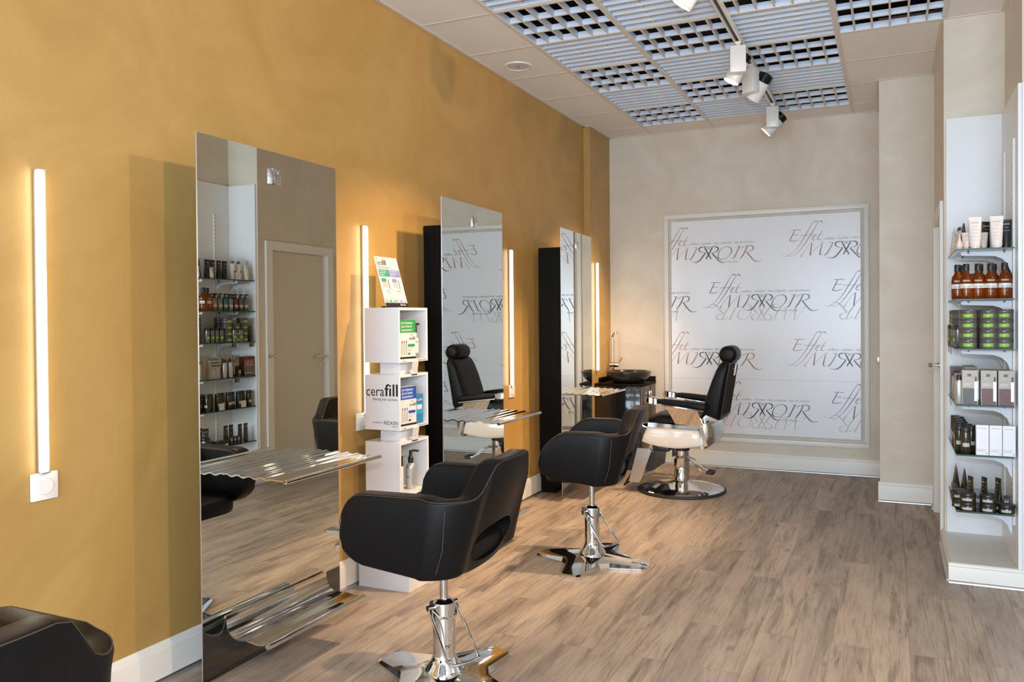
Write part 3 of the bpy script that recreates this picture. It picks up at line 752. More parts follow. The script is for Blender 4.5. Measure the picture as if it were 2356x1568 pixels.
# ================================================================== barber chair
def barber_chair():
    t = thing('barber_chair', 'black and cream barber chair with chrome armrests and round headrest', 'barber chair', (1.045, 1.055, 0), 0)
    O = lambda x, z: (x - 1.045, z)
    b = MB(RUBBER); b.lathe([(.345, .001), (.352, .006), (.350, .016), (.338, .022), (.33, .02)], 64); bb = b.build('rubber_ring', t)
    b = MB(CHROME); b.lathe([(.335, .012), (.334, .022), (.31, .034), (.22, .052), (.13, .066), (.085, .074), (.072, .080), (0.06, .085)], 72, cap=False); b.build('base_disc', t)
    b = MB(CHROME, BPLAST); b.lathe([(.060, .07), (.060, .17), (.061, .172), (.061, .330), (.0, .330)], 40); b.build('column', t)
    b = MB(BPLAST); b.lathe([(.064, .325), (.066, .332), (.066, .350), (.055, .356), (0, .356)], 40); b.rbox(-.085, -.05, .352, .085, .05, .372, .004); b.rbox(-.062, -.064, .270, -.03, -.030, .345, .004); b.build('turntable', t)
    # pump lever
    b = MB(CHROME)
    for s_ in (-.045, .045):
        b.tube([(-.04, -.03 + s_ * .9, .275), (.06, -.05 + s_ * .9, .272), (.10, -.06 + s_, .262), (.19, -.075 + s_, .188), (.235, -.08 + s_, .178)], .0062, 8)
    b.cyl((-.04, -.09, .275), (-.04, .02, .275), .012, 12)
    lv = b.build('pump_lever', t)
    b = MB(RUBBER); b.tube([(.222, -.08 - .045, .179), (.262, -.08 - .045, .176), (.272, -.08 - .03, .176), (.272, -.08 + .03, .176), (.262, -.08 + .045, .176), (.222, -.08 + .045, .179)], .013, 10); b.build('lever_grip', lv)
    # seat body: cream side shells, cream/chrome belly
    def side_poly(g=0):
        pts = [(.832, .540), (.800, .470), (.784, .415), (.84, .395), (.92, .381), (1.00, .374), (1.06, .372), (1.14, .378), (1.22, .392), (1.285, .408), (1.262, .47), (1.243, .527)]
        return [O(*p) for p in pts]
    sp = side_poly()
    b = MB(SHELL)
    for y0 in (-.268, .228):
        # bulging panel: loft of insets
        rings = []; cx_, cz_ = -.02, .455
        for f_, yy in ((1.0, 0), (1.0, .012), (.97, .026), (.90, .036), (.70, .043)):
            if y0 > 0: ring = [(cx_ + (p[0] - cx_) * f_, y0 + yy, cz_ + (p[1] - cz_) * f_) for p in sp]
            else: ring = [(cx_ + (p[0] - cx_) * f_, y0 + .04 - yy, cz_ + (p[1] - cz_) * f_) for p in sp]
            rings.append(ring)
        b.loft(rings)
    b.prism([(cx * .97 + -.001, cz * .97 + .014) for cx, cz in sp], -.228, .228, 'y'); b.build('side_shell', t, sharp=50)
    # chrome belt on top of the shell and rear strips
    b = MB(CHROME)
    bp = [O(.800, .560), O(.808, .548), O(.835, .538), O(1.243, .525), O(1.246, .553), O(.86, .572)]
    for y0, y1 in ((-.276, -.225), (.225, .276)): b.prism(bp, y0, y1, 'y')
    b.prism([O(.797, .562), O(.806, .535), O(.845, .53), O(.845, .57)], -.276, .276, 'y')
    b.prism([O(1.243, .555), O(1.286, .405), O(1.312, .412), O(1.275, .555)], -.274, .274, 'y'); b.build('chrome_belt', t, sharp=30)
    # ribbed apron behind
    b = MB(STEEL); rings = []
    for z, dx in ((.392, .0), (.385, .02), (.42, .065), (.48, .088), (.54, .080), (.575, .060), (.577, .03)):
        ring = []
        for k in range(17):
            a = math.radians(-90 + 180 * k / 16); ring.append((.215 + (.02 + dx) * max(0, math.cos(a)) ** .45, .268 * math.sin(a), z))
        rings.append(ring)
    b.loft(rings); b.build('rear_apron', t, sharp=40)
    # seat cushion
    b = MB(LEATHER); rings = []
    for z, g in ((.565, -.010), (.570, 0), (.600, .0), (.618, -.008), (.628, -.03), (.632, -.08)):
        ring = []
        for k in range(40):
            a = 2 * PI * k / 40; ca, sa = math.cos(a), math.sin(a); e = .35
            x = O(1.04, 0)[0] + (.225 + g) * math.copysign(abs(ca) ** e, ca); y = (.245 + g) * math.copysign(abs(sa) ** e, sa)
            ring.append((x, y, z + (-.012 if x < -.15 else 0)))
        rings.append(ring)
    b.loft(rings); b.build('seat', t, sharp=50)
    # backrest, tilted back
    b = MB(LEATHER); rings = []
    prof = [(.600, .150, .205), (.62, .155, .212), (.70, .152, .215), (.80, .138, .215), (.90, .120, .212), (.98, .100, .205), (1.03, .080, .195), (1.052, .055, .180), (1.060, .02, .150)]
    for z, th_, hw_ in prof:
        xr = 1.395 + (z - .616) * .165; xf = xr - th_
        if z > 1.04: xf += .0; xr -= .02
        ring = []
        for k in range(44):
            a = 2 * PI * k / 44; ca, sa = math.cos(a), math.sin(a); e = .36
            ring.append(((xf + xr) / 2 - 1.045 + (xr - xf) / 2 * math.copysign(abs(ca) ** e, ca), hw_ * math.copysign(abs(sa) ** e, sa), z))
        rings.append(ring)
    b.loft(rings); bk = b.build('backrest', t, sharp=50)
    # ribbed rear face with small plate
    b = MB(BPLAST)
    n = 30
    for i in range(n):
        y = -.185 + .37 * (i + .5) / n
        zt = 1.03 - .02 * abs(y / .18) ** 3
        p = [(1.395 + (z - .616) * .165 - 1.045, y, z) for z in (.63, zt)]
        b.tube(p, .0048, 6)
    b.build('ribbed_back', bk)
    b = MB(CHROME, INK); xx = lambda z: 1.395 + (z - .616) * .165 - 1.045
    b.add([(xx(1.028) + .006, .02, 1.028), (xx(1.028) + .006, .10, 1.028), (xx(.93) + .006, .10, .93), (xx(.93) + .006, .02, .93), (xx(1.028) + .010, .02, 1.028), (xx(1.028) + .010, .10, 1.028), (xx(.93) + .010, .10, .93), (xx(.93) + .010, .02, .93)], [(0, 1, 2, 3), (4, 5, 6, 7), (0, 1, 5, 4), (2, 3, 7, 6), (0, 3, 7, 4), (1, 2, 6, 5)])
    b.build('back_plate', bk)
    # headrest roll across
    b = MB(LEATHER); rings = []
    for y, r in ((-.135, .03), (-.130, .052), (-.118, .064), (-.10, .068), (.10, .068), (.118, .064), (.130, .052), (.135, .03)):
        rings.append([(O(1.437, 0)[0] + r * math.cos(2 * PI * k / 32), y, 1.100 + r * math.sin(2 * PI * k / 32)) for k in range(32)])
    b.loft(rings); hr = b.build('headrest', t, sharp=50)
    b = MB(CHROME); b.rbox(.40, -.02, .98, .415, .02, 1.075, .003); b.build('headrest_post', hr)
    # arms
    for s_ in (-1, 1):
        ys = s_ * .275
        b = MB(LEATHER); rings = []
        pr = [(.935, .735, .012, .026), (.945, .738, .020, .032), (.98, .738, .023, .036), (1.08, .729, .026, .038), (1.20, .716, .028, .038), (1.285, .704, .028, .037), (1.305, .702, .022, .030), (1.312, .701, .010, .02)]
        for x, z, hh, ww in pr:
            rings.append([(O(x, 0)[0], ys + ww * math.copysign(abs(math.cos(2 * PI * k / 24)) ** .6, math.cos(2 * PI * k / 24)), z + hh * math.copysign(abs(math.sin(2 * PI * k / 24)) ** .6, math.sin(2 * PI * k / 24))) for k in range(24)])
        b.loft(rings); ap = b.build('armrest', t, sharp=50)
        b = MB(CHROME); rings = []
        for x, zb, zt, ww in ((.828, .732, .770, .030), (.836, .728, .774, .033), (.88, .716, .774, .034), (.92, .712, .768, .034), (.95, .722, .76, .030)):
            rings.append([(O(x, 0)[0], ys + ww * sx, z) for sx, z in ((-1, zb + .006), (-.8, zb), (.8, zb), (1, zb + .006), (1, zt - .006), (.8, zt), (-.8, zt), (-1, zt - .006))])
        b.loft(rings)
        b.prism([O(.948, .712), O(1.29, .674), O(1.29, .686), O(.948, .724)], ys - .028, ys + .028, 'y')
        b.build('arm_tip', ap, sharp=30)
        b = MB(CHROME); q_ = [(O(.995, .704), 1), (O(1.245, .674), 1), (O(1.283, .548), -1), (O(1.062, .566), -1)]; vs_ = [(a_[0], ys + s_ * (.016 * k_ + o_), a_[1]) for o_ in (-.006, .006) for a_, k_ in q_]; b.add(vs_, [(0, 1, 2, 3), (4, 5, 6, 7), (0, 1, 5, 4), (1, 2, 6, 5), (2, 3, 7, 6), (3, 0, 4, 7)])
        b.build('arm_plate', t, sharp=30)
    # hinge behind
    b = MB(CHROME); b.prism([O(1.25, .60), O(1.29, .64), O(1.385, .606), O(1.375, .59), O(1.30, .60), O(1.28, .56)], -.225, .225, 'y'); b.build('back_hinge', t, sharp=30)
    # footrest frame in front
    b = MB(STEEL)
    for s_ in (-1, 1):
        y = s_ * .19
        b.prism([O(.735, .352), O(.84, .352), O(.85, .335), O(.765, .10), O(.745, .075), O(.66, .082), O(.668, .10)], y - .010, y + .010, 'y')
    b.cyl((O(.76, 0)[0], -.19, .25), (O(.76, 0)[0], .19, .25), .010, 12)
    b.build('footrest_frame', t, sharp=30)
    b = MB(BPLAST); b.rbox(O(.85, 0)[0], -.17, .33, O(.98, 0)[0], .17, .375, .006); b.prism([O(.80, .30), O(.88, .33), O(.86, .18), O(.80, .16)], -.175, .175, 'y'); b.build('footrest_bracket', t, sharp=30)
    b = MB(BPLAST, STEEL)
    M_ = T(O(.655, 0)[0], 0, .11) @ Matrix.Rotation(math.radians(-58), 4, 'Y')
    b.rbox(-.085, -.17, -.008, .085, .17, .006, .004, M=M_)
    for k in range(7): b.box(-.07 + .0225 * k, -.15, .006, -.062 + .0225 * k, .15, .009, STEEL, M=M_)
    b.build('foot_plate', t, sharp=30)
    return t
barber_chair()

# ================================================================== wash cabinet, basin, tap
t = thing('vanity_cabinet', 'black wash cabinet with glossy side and small metal pulls near back wall', 'cabinet', (.293, 1.94, 0))
cw = .226
b = MB(mat('black_gloss_laminate', (.010, .011, .013), .10, coat=.6, bump=(8, .006))); b.rbox(-.226, -.225, 0, cw - .02, .235, .766, .003); b.build('carcass', t)
b = MB(BLACKP); b.rbox(-.226, -.232, .7665, cw + .004, .242, .786, .003); b.rbox(-.226, .225, .786, cw, .242, .830, .002); b.rbox(-.226, -.12, .786, -.212, .225, .830, .002); b.build('worktop', t)
for y0, y1, hy in ((-.222, .003, -.02), (.006, .232, .03)):
    b = MB(DARKWOOD); b.rbox(cw - .0195, y0, .02, cw, y1, .762, .002); dr = b.build('door', t)
    b = MB(STEEL); b.rbox(cw + .0005, hy - .012, .655, cw + .020, hy + .012, .715, .003); b.build('pull', dr)
t = thing('wash_basin', 'round black ceramic vessel basin standing on the wash cabinet', 'basin', (.335, 1.895, .7865))
b = MB(CERAMIC); b.lathe([(.09, 0), (.13, .004), (.175, .030), (.202, .065), (.212, .098), (.212, .106), (.205, .110), (.190, .106), (.170, .070), (.12, .030), (.03, .018), (0, .018)], 64); b.build('bowl', t, sharp=40)
b = MB(CHROME); b.lathe([(.022, .0185), (.022, .022), (0, .0225)], 20); b.build('drain', t)
t = thing('basin_tap', 'tall chrome swan-neck tap behind the black basin', 'tap', (.128, 2.055, .7865), 0)
b = MB(CHROME); b.cyl((0, 0, 0), (0, 0, .155), .016, 20); b.cyl((0, 0, .14), (0, 0, .43), .011, 16); b.tube([(0, 0, .42), (.004, -.006, .438), (.018, -.022, .450), (.055, -.062, .470)], .0105, 14); b.build('spout', t)
b = MB(CHROME); b.cyl((.055, -.062, .476), (.055, -.062, .452), .014, 18); b.build('aerator', t)
b = MB(CHROME); b.cyl((-.028, 0, .155), (.045, 0, .155), .024, 24); b.cyl((.045, 0, .155), (.062, 0, .155), .020, 24); b.tube([(.055, 0, .17), (.082, -.004, .205), (.094, -.006, .228)], .004, 8); b.build('mixer_lever', t)

# ================================================================== display tower
TY0, TY1, TX0, TX1 = -1.84, -1.563, .09, .30
GREENP = mat('green_print', (.03, .30, .07), .4, bump=(30, .005)); BLUEP = mat('blue_print', (.02, .08, .36), .4, bump=(30, .005))
TEALP = mat('teal_print', (.05, .30, .24), .4, bump=(30, .005)); LILACP = mat('lilac_print', (.22, .24, .55), .4, bump=(30, .005))
CYANP = mat('cyan_print', (.03, .32, .62), .35, bump=(30, .005)); GREYP = mat('grey_print', (.45, .44, .43), .4, bump=(30, .005)); WHITEINK = mat('white_ink', (.85, .85, .85), .4, bump=(30, .005))
REDP = mat('red_print', (.65, .06, .02), .4, bump=(30, .005))
t = thing('display_tower', 'white tower of three open cube shelves with hair product branding', 'display stand', ((TX0 + TX1) / 2, (TY0 + TY1) / 2, 0))
cxT, cyT = (TX0 + TX1) / 2, (TY0 + TY1) / 2; hx, hy = (TX1 - TX0) / 2, (TY1 - TY0) / 2
TW = mat('tower_white', (.73, .73, .74), .22, bump=(20, .004))
def cube(z0, z1, mark=None):
    b = MB(TW, INK); w = .014
    b.box(-hx, -hy, z0, hx, -hy + w, z1); b.box(-hx, hy - w, z0, hx, hy, z1); b.box(-hx, -hy + w, z0, hx, hy - w, z0 + w); b.box(-hx, -hy + w, z1 - w, hx, hy - w, z1); b.box(-hx, -hy + w, z0 + w, -hx + w, hy - w, z1 - w)
    if mark:
        yf = -hy - .0006
        b.text('cera', (-hx + .008, yf, z0 + .175), X, Z, .112, INK, height=.034); b.text('fill', (-hx + .122, yf, z0 + .175), X, Z, .078, INK, height=.062)
        for dx in (.0015, .003): b.text('fill', (-hx + .122 + dx, yf - .0001 * dx, z0 + .175), X, Z, .078, INK, height=.062)
        b.text('thinning hair solutions', (-hx + .048, yf, z0 + .152), X, Z, .152, INK, height=.0145)
        b.text('POWERED BY', (-hx + .045, yf, z0 + .034), X, Z, .066, INK, height=.007)
        b.text('REDKEN', (-hx + .118, yf, z0 + .029), X, Z, .084, INK, height=.018)
        b.text('SCIENCE', (-hx + .162, yf, z0 + .017), X, Z, .040, INK, height=.006)
    b.text('cerafill', (hx + .0006, -hy + .03, z0 + .004), Y, Z, .03, INK, height=.006)
    b.text('POWERED BY REDKEN', (hx + .0006, hy - .10, z0 + .004), Y, Z, .085, INK, height=.006)
    o = b.build('cube_shelf', t, sharp=-1); return o
cubes = [cube(1.168, 1.452), cube(.822, 1.106, True), cube(.475, .760)]
for z0, z1 in ((1.106, 1.168), (.760, .822), (.40, .475)):
    b = MB(TW); b.box(-hx + .05, -hy + .065, z0, hx - .035, hy - .065, z1); b.build('connector_block', t, sharp=-1)
b = MB(TW); b.box(-.155 + .0, -hy - .0, 0, .155, hy + .01, .40); b.build('plinth', t, sharp=-1)
# leaning offer sign
t = thing('offer_sign', 'tilted white offer sign with green and lilac blocks on top of the display tower', 'sign', (.20, -1.70, 1.4525), 0)
lean = math.radians(15)
sA = Vector((0, 0, 0)); hh = .275; wd = .245
Mx = T(.045, -.125, .008) @ Matrix.Rotation(math.radians(-22), 4, 'Y') @ Matrix.Rotation(math.radians(38), 4, 'Z') if False else T(.0, -.10, .006) @ Matrix.Rotation(math.radians(-16), 4, 'Y') @ Matrix.Diagonal((1, .84, 1, 1))
b = MB(PAPER, TEALP, LILACP, INK, GREYP)
b.box(-.003, 0, 0, 0, wd, hh, PAPER, M=Mx)
def pl(y0, z0, y1, z1, m, e=.0006): b.add([Mx @ Vector((e, y0, z0)), Mx @ Vector((e, y1, z0)), Mx @ Vector((e, y1, z1)), Mx @ Vector((e, y0, z1))], [(0, 1, 2, 3)], m)
def tx(s_, y, z, w, m, h=None, e=.0010):
    b.text(s_, Mx @ Vector((e, y, z)), (Mx.to_3x3() @ Y), (Mx.to_3x3() @ Z), w, m, height=h)
pl(0.0, 0.0, wd, .020, INK); tx('REDKEN', wd - .085, .006, .06, WHITEINK, .008)
tx('new', .01, .258, .03, GREYP, .008); tx('cera', .012, .228, .058, INK, .018); tx('fill', .070, .228, .040, INK, .030); tx('fill', .0715, .228, .040, INK, .030, .0011)
tx('OFFRE DÉCOUVERTE*', .018, .212, .13, INK, .009)
pl(.01, .165, wd / 2 - .001, .205, TEALP); pl(wd / 2 + .001, .165, wd - .005, .205, LILACP)
for i, s_ in enumerate(('Pour prévenir', 'la chute des', 'cheveux')): tx(s_, .016, .194 - .0115 * i, (.078, .068, .05)[i], WHITEINK, .008)
for i, s_ in enumerate(('Pour retarder la', 'croissance des', 'cheveux')): tx(s_, wd / 2 + .008, .194 - .0115 * i, (.092, .080, .05)[i], WHITEINK, .008)
for y, mm in ((.02, TEALP), (wd / 2 + .01, LILACP)):
    pl(y, .135, y + .05, .155, mm); pl(y + .004, .105, y + .048, .133, GREYP); pl(y + .066, .098, y + .072, .15, INK if mm is TEALP else BLUEP)
    tx('traitement', y + .025, .083, .038, INK, .006); tx('defy' if mm is TEALP else 'maintain', y + .042, .072, .022, mm, .006)
    for q in range(3): pl(y, .058 - .010 * q, y + .085, .0595 - .010 * q, GREYP)
    pl(y - .005, .022, y + .10, .036, mm); pl(y + .005, .025, y + .035, .034, PAPER, .0012); pl(y + .055, .025, y + .085, .034, PAPER, .0012)
b.build('printed_board', t, sharp=-1)
b = MB(BPLAST); b.box(-.03, 0, -.004, .004, wd, .003, M=T(.0, -.10, .0045) @ Matrix.Diagonal((1, .84, 1, 1))); b.build('sign_foot', t, sharp=-1)

def pbox(name, label, loc, size, rz, base, parts, cat='box'):
    """carton: size (w along local y, depth x, height z); face +x printed"""
    t = thing(name, label, cat, loc, rz)
    d, w, h = size; b = MB(base); b.box(-d / 2, -w / 2, 0, d / 2, w / 2, h); b.build('carton', t, sharp=-1)
    b = MB(*{id(p[4]): p[4] for p in parts}.values())
    for q_, p in enumerate(parts):
        y0, z0, y1, z1, mm = p[:5]; eo = q_ * .00006
        if len(p) > 5: b.text(p[5], (d / 2 + .0012 + eo, y0, z0), Y, Z, y1 - y0, mm, height=z1 - z0)
        else: b.add([(d / 2 + .0004 + eo, y0, z0), (d / 2 + .0004 + eo, y1, z0), (d / 2 + .0004 + eo, y1, z1), (d / 2 + .0004 + eo, y0, z1)], [(0, 1, 2, 3)], mm)
    b.build('print', t, sharp=-1); return t
def kit(name, label, loc, rz, col):
    w, h = .130, .205
    P = [(-w / 2, h * .68, w / 2, h, col)]
    for i, s_ in enumerate(("plus d'épaisseur,", 'plus de densité', 'instantanément !')): P.append((-w / 2 + .010, h * .90 - .0185 * i, -w / 2 + (.105, .098, .103)[i], h * .90 - .0185 * i + .014, WHITEINK, s_))
    P += [(.008, h * .50, w / 2 - .006, h * .58, INK, 'cerafill'), (.0, h * .32, w / 2 - .008, h * .39, col), (.0, h * .22, .03, h * .24, GREYP), (.0, h * .27, .05, h * .285, GREYP), (.0, h * .12, .02, h * .17, col), (-w / 2, .004, w / 2, .014, INK)]
    for i in range(3): P += [(-w / 2 + .012 + .018 * i, h * .12, -w / 2 + .022 + .018 * i, h * .42, GREYP), (-w / 2 + .014 + .018 * i, h * .42, -w / 2 + .020 + .018 * i, h * .47, INK)]
    P += [(.02, h * .60, .042, h * .655, GREYP, '81' if col is GREENP else '94')]
    return pbox(name, label, loc, (.07, w, h), rz, PAPER if col is not GREENP else PAPER, P)
def bottle(name, label, loc, prof, body, cap_prof, cap, lab=None, rz=0, cat='bottle', words=None, seg=20, group=None, nozzle=0):
    t = thing(name, label, cat, loc, rz, group)
    b = MB(body); b.lathe(prof, seg); b.build('body', t, sharp=45)
    b = MB(cap); b.lathe(cap_prof, seg)
    zt = cap_prof[-1][1]
    if nozzle == 1: b.rbox(-.008, -.006, zt, .028, .006, zt + .010, .003); b.cyl((0, 0, zt - .02), (0, 0, zt + .004), .005, 10)
    if nozzle == 2: b.cyl((0, 0, zt - .004), (0, 0, zt + .022), .008, 12); b.tube([(0, 0, zt + .016), (.014, .01, zt + .020), (.040, .014, zt + .018)], .0055, 10)
    b.build('cap', t, sharp=45)
    if lab:
        lm, z0, z1, r, a0, a1 = lab[:6]
        b = MB(lm); n = 10; vs = []
        for i in range(n + 1):
            a = math.radians(a0 + (a1 - a0) * i / n)
            vs += [((r + .0008) * math.cos(a), (r + .0008) * math.sin(a), z0), ((r + .0008) * math.cos(a), (r + .0008) * math.sin(a), z1)]
        b.add(vs, [(2 * i, 2 * i + 2, 2 * i + 3, 2 * i + 1) for i in range(n)])
        if words:
            for (s_, z, w, h_, mm) in words:
                v, f = text_mesh(s_); hs = h_ / max(q[1] for q in v); am = math.radians((a0 + a1) / 2)
                vv = [((r + .0014) * math.cos(am + (q[0] - .5) * w / r), (r + .0014) * math.sin(am + (q[0] - .5) * w / r), z + q[1] * hs) for q in v]
                b.add(vv, f, mm)
        b.build('label', t, sharp=45)
    return t
FZ = (1.168 + .0142, .822 + .0142, .475 + .0142)
kit('product_carton', 'green and white kit carton in the top cube of the tower', (.262, -1.747, FZ[0]), math.radians(-5), GREENP)
kit('product_carton', 'dark blue and white kit carton in the middle cube of the tower', (.262, -1.747, FZ[1]), math.radians(-5), BLUEP)
sil = [(.021, 0), (.022, .004), (.022, .120), (.018, .135), (.010, .142)]
bottle('spray_bottle', 'slim white spray bottle with black nozzle beside the green kit carton', (.268, -1.640, FZ[0]), [(.019, 0), (.020, .003), (.020, .118), (.015, .133), (.010, .138)], SILVER_P, [(.0105, .136), (.012, .15), (.011, .172), (.006, .178)], BPLAST, (PAPER, .03, .11, .020, -130, 40), words=[('cerafill', .085, .022, .007, INK)], nozzle=1)
pbox('product_carton', 'tall cyan carton beside the dark blue kit in the middle cube', (.255, -1.625, FZ[1]), (.062, .055, .155), math.radians(-8), mat('cyan_carton', (.03, .20, .42), .3, bump=(30, .004)), [(-.02, .12, .02, .132, WHITEINK, 'cerafill'), (-.0275, .05, .0275, .10, CYANP), (-.02, .075, .02, .10, PAPER)])
bottle('spray_bottle', 'silver spray bottle with black angled nozzle, front of the bottom cube', (.245, -1.655, FZ[2]), [(.024, 0), (.026, .004), (.026, .115), (.022, .130), (.012, .138)], SILVER_P, [(.014, .138), (.015, .165), (.010, .170), (.008, .182)], BPLAST, (GREYP, .02, .11, .026, -150, -60), words=[('cerafill', .06, .03, .008, INK)], nozzle=2)
bottle('spray_bottle', 'slim black and white bottle at the left of the bottom cube', (.255, -1.775, FZ[2]), [(.019, 0), (.020, .003), (.020, .135), (.012, .145)], PAPER, [(.018, .14), (.018, .19), (.0, .193)], BPLAST, (INK, .02, .06, .020, -140, -40))
bottle('spray_bottle', 'clear grey bottle between the carton and slim bottle in bottom cube', (.220, -1.745, FZ[2]), [(.022, 0), (.023, .003), (.023, .125), (.012, .14)], SILVER_P, [(.013, .14), (.015, .165), (.012, .178), (.0, .18)], GREYP)
pbox('product_carton', 'tall dark green carton standing in the bottom cube of the tower', (.150, -1.705, FZ[2]), (.06, .055, .178), math.radians(-8), mat('dark_green_carton', (.03, .13, .10), .3, bump=(30, .004)), [(-.02, .12, .02, .15, TEALP)])
def price_card(loc, label, rz=0., w=.055, h=.075, m=PAPER, mi=INK, tilt=8):
    t = thing('price_card', label, 'price card', loc, rz)
    M_ = Matrix.Rotation(math.radians(tilt), 4, 'Y')
    b = MB(m, GREYP, mi); b.box(-.001, -w / 2, -h, 0, w / 2, 0, m, M=M_)
    for i in range(5): b.box(0, -w / 2 + .006, -.012 - i * .009, .0004, w / 2 - .008 - .006 * (i % 3), -.0095 - i * .009, GREYP, M=M_)
    b.box(0, -w / 2, -h, .0004, w / 2, -h + .006, mi, M=M_)
    b.build('card', t, sharp=-1)
    b = MB(PLASTIC); b.box(-.012, -w / 2 + .01, -.002, 0, w / 2 - .01, -.0008); b.build('clip', t, sharp=-1)
    return t
price_card((TX1 + .012, -1.70, 1.172), 'small white price card hanging from the front edge of the top cube')
price_card((TX1 + .012, -1.70, .826), 'small white price card hanging from the front edge of the middle cube')
# ================================================================== glass shelves with products
SZ = [1.7339, 1.4742, 1.2166, .925, .6667, .3721]
XB = XW - .018
for yy, nm in ((-.50, 'slotted white metal rail nearest the camera holding the glass shelves'), (-.12, 'slotted white metal rail farther from the camera behind the glass shelves')):
    b = MB(PLASTIC, BPLAST); b.box(XB - .012, yy - .013, .30, XB - .0005, yy + .013, 2.30)
    for k in range(60):
        z = .34 + k * .033; b.box(XB - .0126, yy - .002, z, XB - .012, yy + .002, z + .014, BPLAST)
    tag(b.build('shelf_rail', sharp=-1), nm, 'rail', 'slotted rails behind the glass shelves')
names = ['top', 'second', 'third', 'fourth', 'fifth', 'lowest']
hold = ['cosmetic tubes', 'amber bottles', 'stacked green-label jars', 'grey and maroon cartons', 'dark bottles and white cartons', 'dark jars and tubes']
for k, z in enumerate(SZ):
    t = thing('glass_shelf', f'{names[k]} glass shelf in the white recess, carrying {hold[k]}', 'shelf', (XR + .02, YE + .012, z), 0, 'glass shelves in the white recess')
    Lx, Ly = XB - .014 - (XR + .02), (YN - .02) - (YE + .012)
    b = MB(GLASS, GLASSEDGE); th = .008
    b.add([(0, 0, 0), (Lx, 0, 0), (Lx, Ly, 0), (0, Ly, 0)], [(0, 1, 2, 3)], GLASS); b.add([(0, 0, -th), (Lx, 0, -th), (Lx, Ly, -th), (0, Ly, -th)], [(0, 3, 2, 1)], GLASS)
    b.add([(0, 0, -th), (Lx, 0, -th), (Lx, 0, 0), (0, 0, 0)], [(0, 1, 2, 3)], GLASSEDGE); b.add([(0, 0, -th), (0, Ly, -th), (0, Ly, 0), (0, 0, 0)], [(0, 1, 2, 3)], GLASSEDGE)
    b.build('glass_pane', t, sharp=-1)
    for yy in (-.50, -.12):
        y = yy - (YE + .012)
        b = MB(mat('bracket_white', (.62, .63, .67), .45, .0, bump=(60, .01)), BPLAST)
        pts = [(Lx + .0, -.0095), (.035, -.0095), (.028, -.018), (.035, -.030), (Lx - .085, -.036), (Lx - .050, -.048), (Lx - .022, -.075), (Lx - .010, -.11), (Lx, -.125)]
        b.prism(pts, y - .0025, y + .0025, 'y'); b.box(.06, y - .006, -.020, .07, y + .006, -.0085, BPLAST); b.box(Lx - .04, y - .006, -.020, Lx - .03, y + .006, -.0085, BPLAST)
        b.build('bracket', t, sharp=-1)
BLK_T = mat('black_tube', (.016, .016, .018), .3, bump=(60, .01)); PINK_T = mat('blush_tube', (.66, .55, .50), .3, bump=(60, .01)); WHT_T = mat('pearl_tube', (.78, .72, .68), .28, bump=(60, .01))
CREAM_T = mat('cream_tube', (.76, .70, .58), .3, bump=(60, .01)); OLIVE_P = mat('dark_olive_plastic', (.030, .026, .012), .15, coat=.4, bump=(20, .01))
JAR_G = mat('smoke_jar', (.13, .12, .11), .25, bump=(40, .01)); LIME = mat('lime_label', (.22, .48, .03), .4, bump=(40, .01))
KEY = {}
def inst(key, maker, loc, rz, label, cat, group):
    """first call builds the thing, later ones copy it part by part"""
    if key not in KEY:
        t = maker(loc, rz, label, cat, group); KEY[key] = t; return t
    return dup(KEY[key], loc, rz, label, group)
def mk_tube(h, w, body, ink, capm, lines=6, name='cosmetic_tube'):
    def f(loc, rz, label, cat, group):
        t = thing(name, label, cat, loc, rz, group)
        b = MB(body); rings = []
        for z, q in ((.012, 0), (.03, .05), (h * .5, .45), (h * .9, .92), (h * .97, 1), (h, 1)):
            r0 = w * .42; ry = r0 + (w / 2 - r0) * q; rx = r0 * (1 - q) + .0012
            rings.append([(rx * math.cos(2 * PI * k / 20), ry * math.sin(2 * PI * k / 20), z) for k in range(20)])
        b.loft(rings); b.build('tube_body', t, sharp=60)
        b = MB(capm); b.lathe([(w * .36, 0), (w * .38, .002), (w * .38, .012), (w * .40, .013)], 20); b.build('cap', t, sharp=40)
        b = MB(ink)
        for i in range(lines):
            z = h * (.82 - .11 * i); ww = w * (.30, .18, .34, .28, .30, .16)[i % 6]
            xx = w * .42 * (1 - max(0, min(1, (z - .03) / (h * .87)))) + .0028
            b.box(xx - .0005, -ww, z, xx, ww, z + (.0014 if i else .004))
        b.build('print', t, sharp=-1); return t
    return f
def mk_lathe(name, prof, body, capprof, capm, lab=None, nozzle=0, words=None, seg=18):
    def f(loc, rz, label, cat, group):
        return bottle(name, label, loc, prof, body, capprof, capm, lab, rz, cat, words, seg, group, nozzle)
    return f
amber = mk_lathe('shampoo_bottle', [(.026, 0), (.029, .003), (.030, .02), (.030, .095), (.026, .115), (.015, .135), (.013, .145)], AMBER, [(.015, .145), (.0155, .147), (.0155, .180), (.0145, .182), (0, .182)], BPLAST,
                 (PAPER, .055, .078, .0303, -70, 70), words=[('REDKEN', .090, .034, .008, WHITEINK), ('clean brew', .060, .040, .007, INK), ('---', .046, .030, .0010, WHITEINK), ('---', .040, .026, .0010, WHITEINK), ('---', .034, .030, .0010, WHITEINK)])
def pump(col, nm): return mk_lathe('pump_bottle', [(.022, 0), (.024, .003), (.024, .09), (.020, .102), (.010, .106)], mat(nm, col, .25, .5, bump=(40, .01)), [(.012, .106), (.012, .118), (.005, .12), (.005, .130)], BPLAST, (GREYP, .03, .05, .0243, -50, 50), 1)
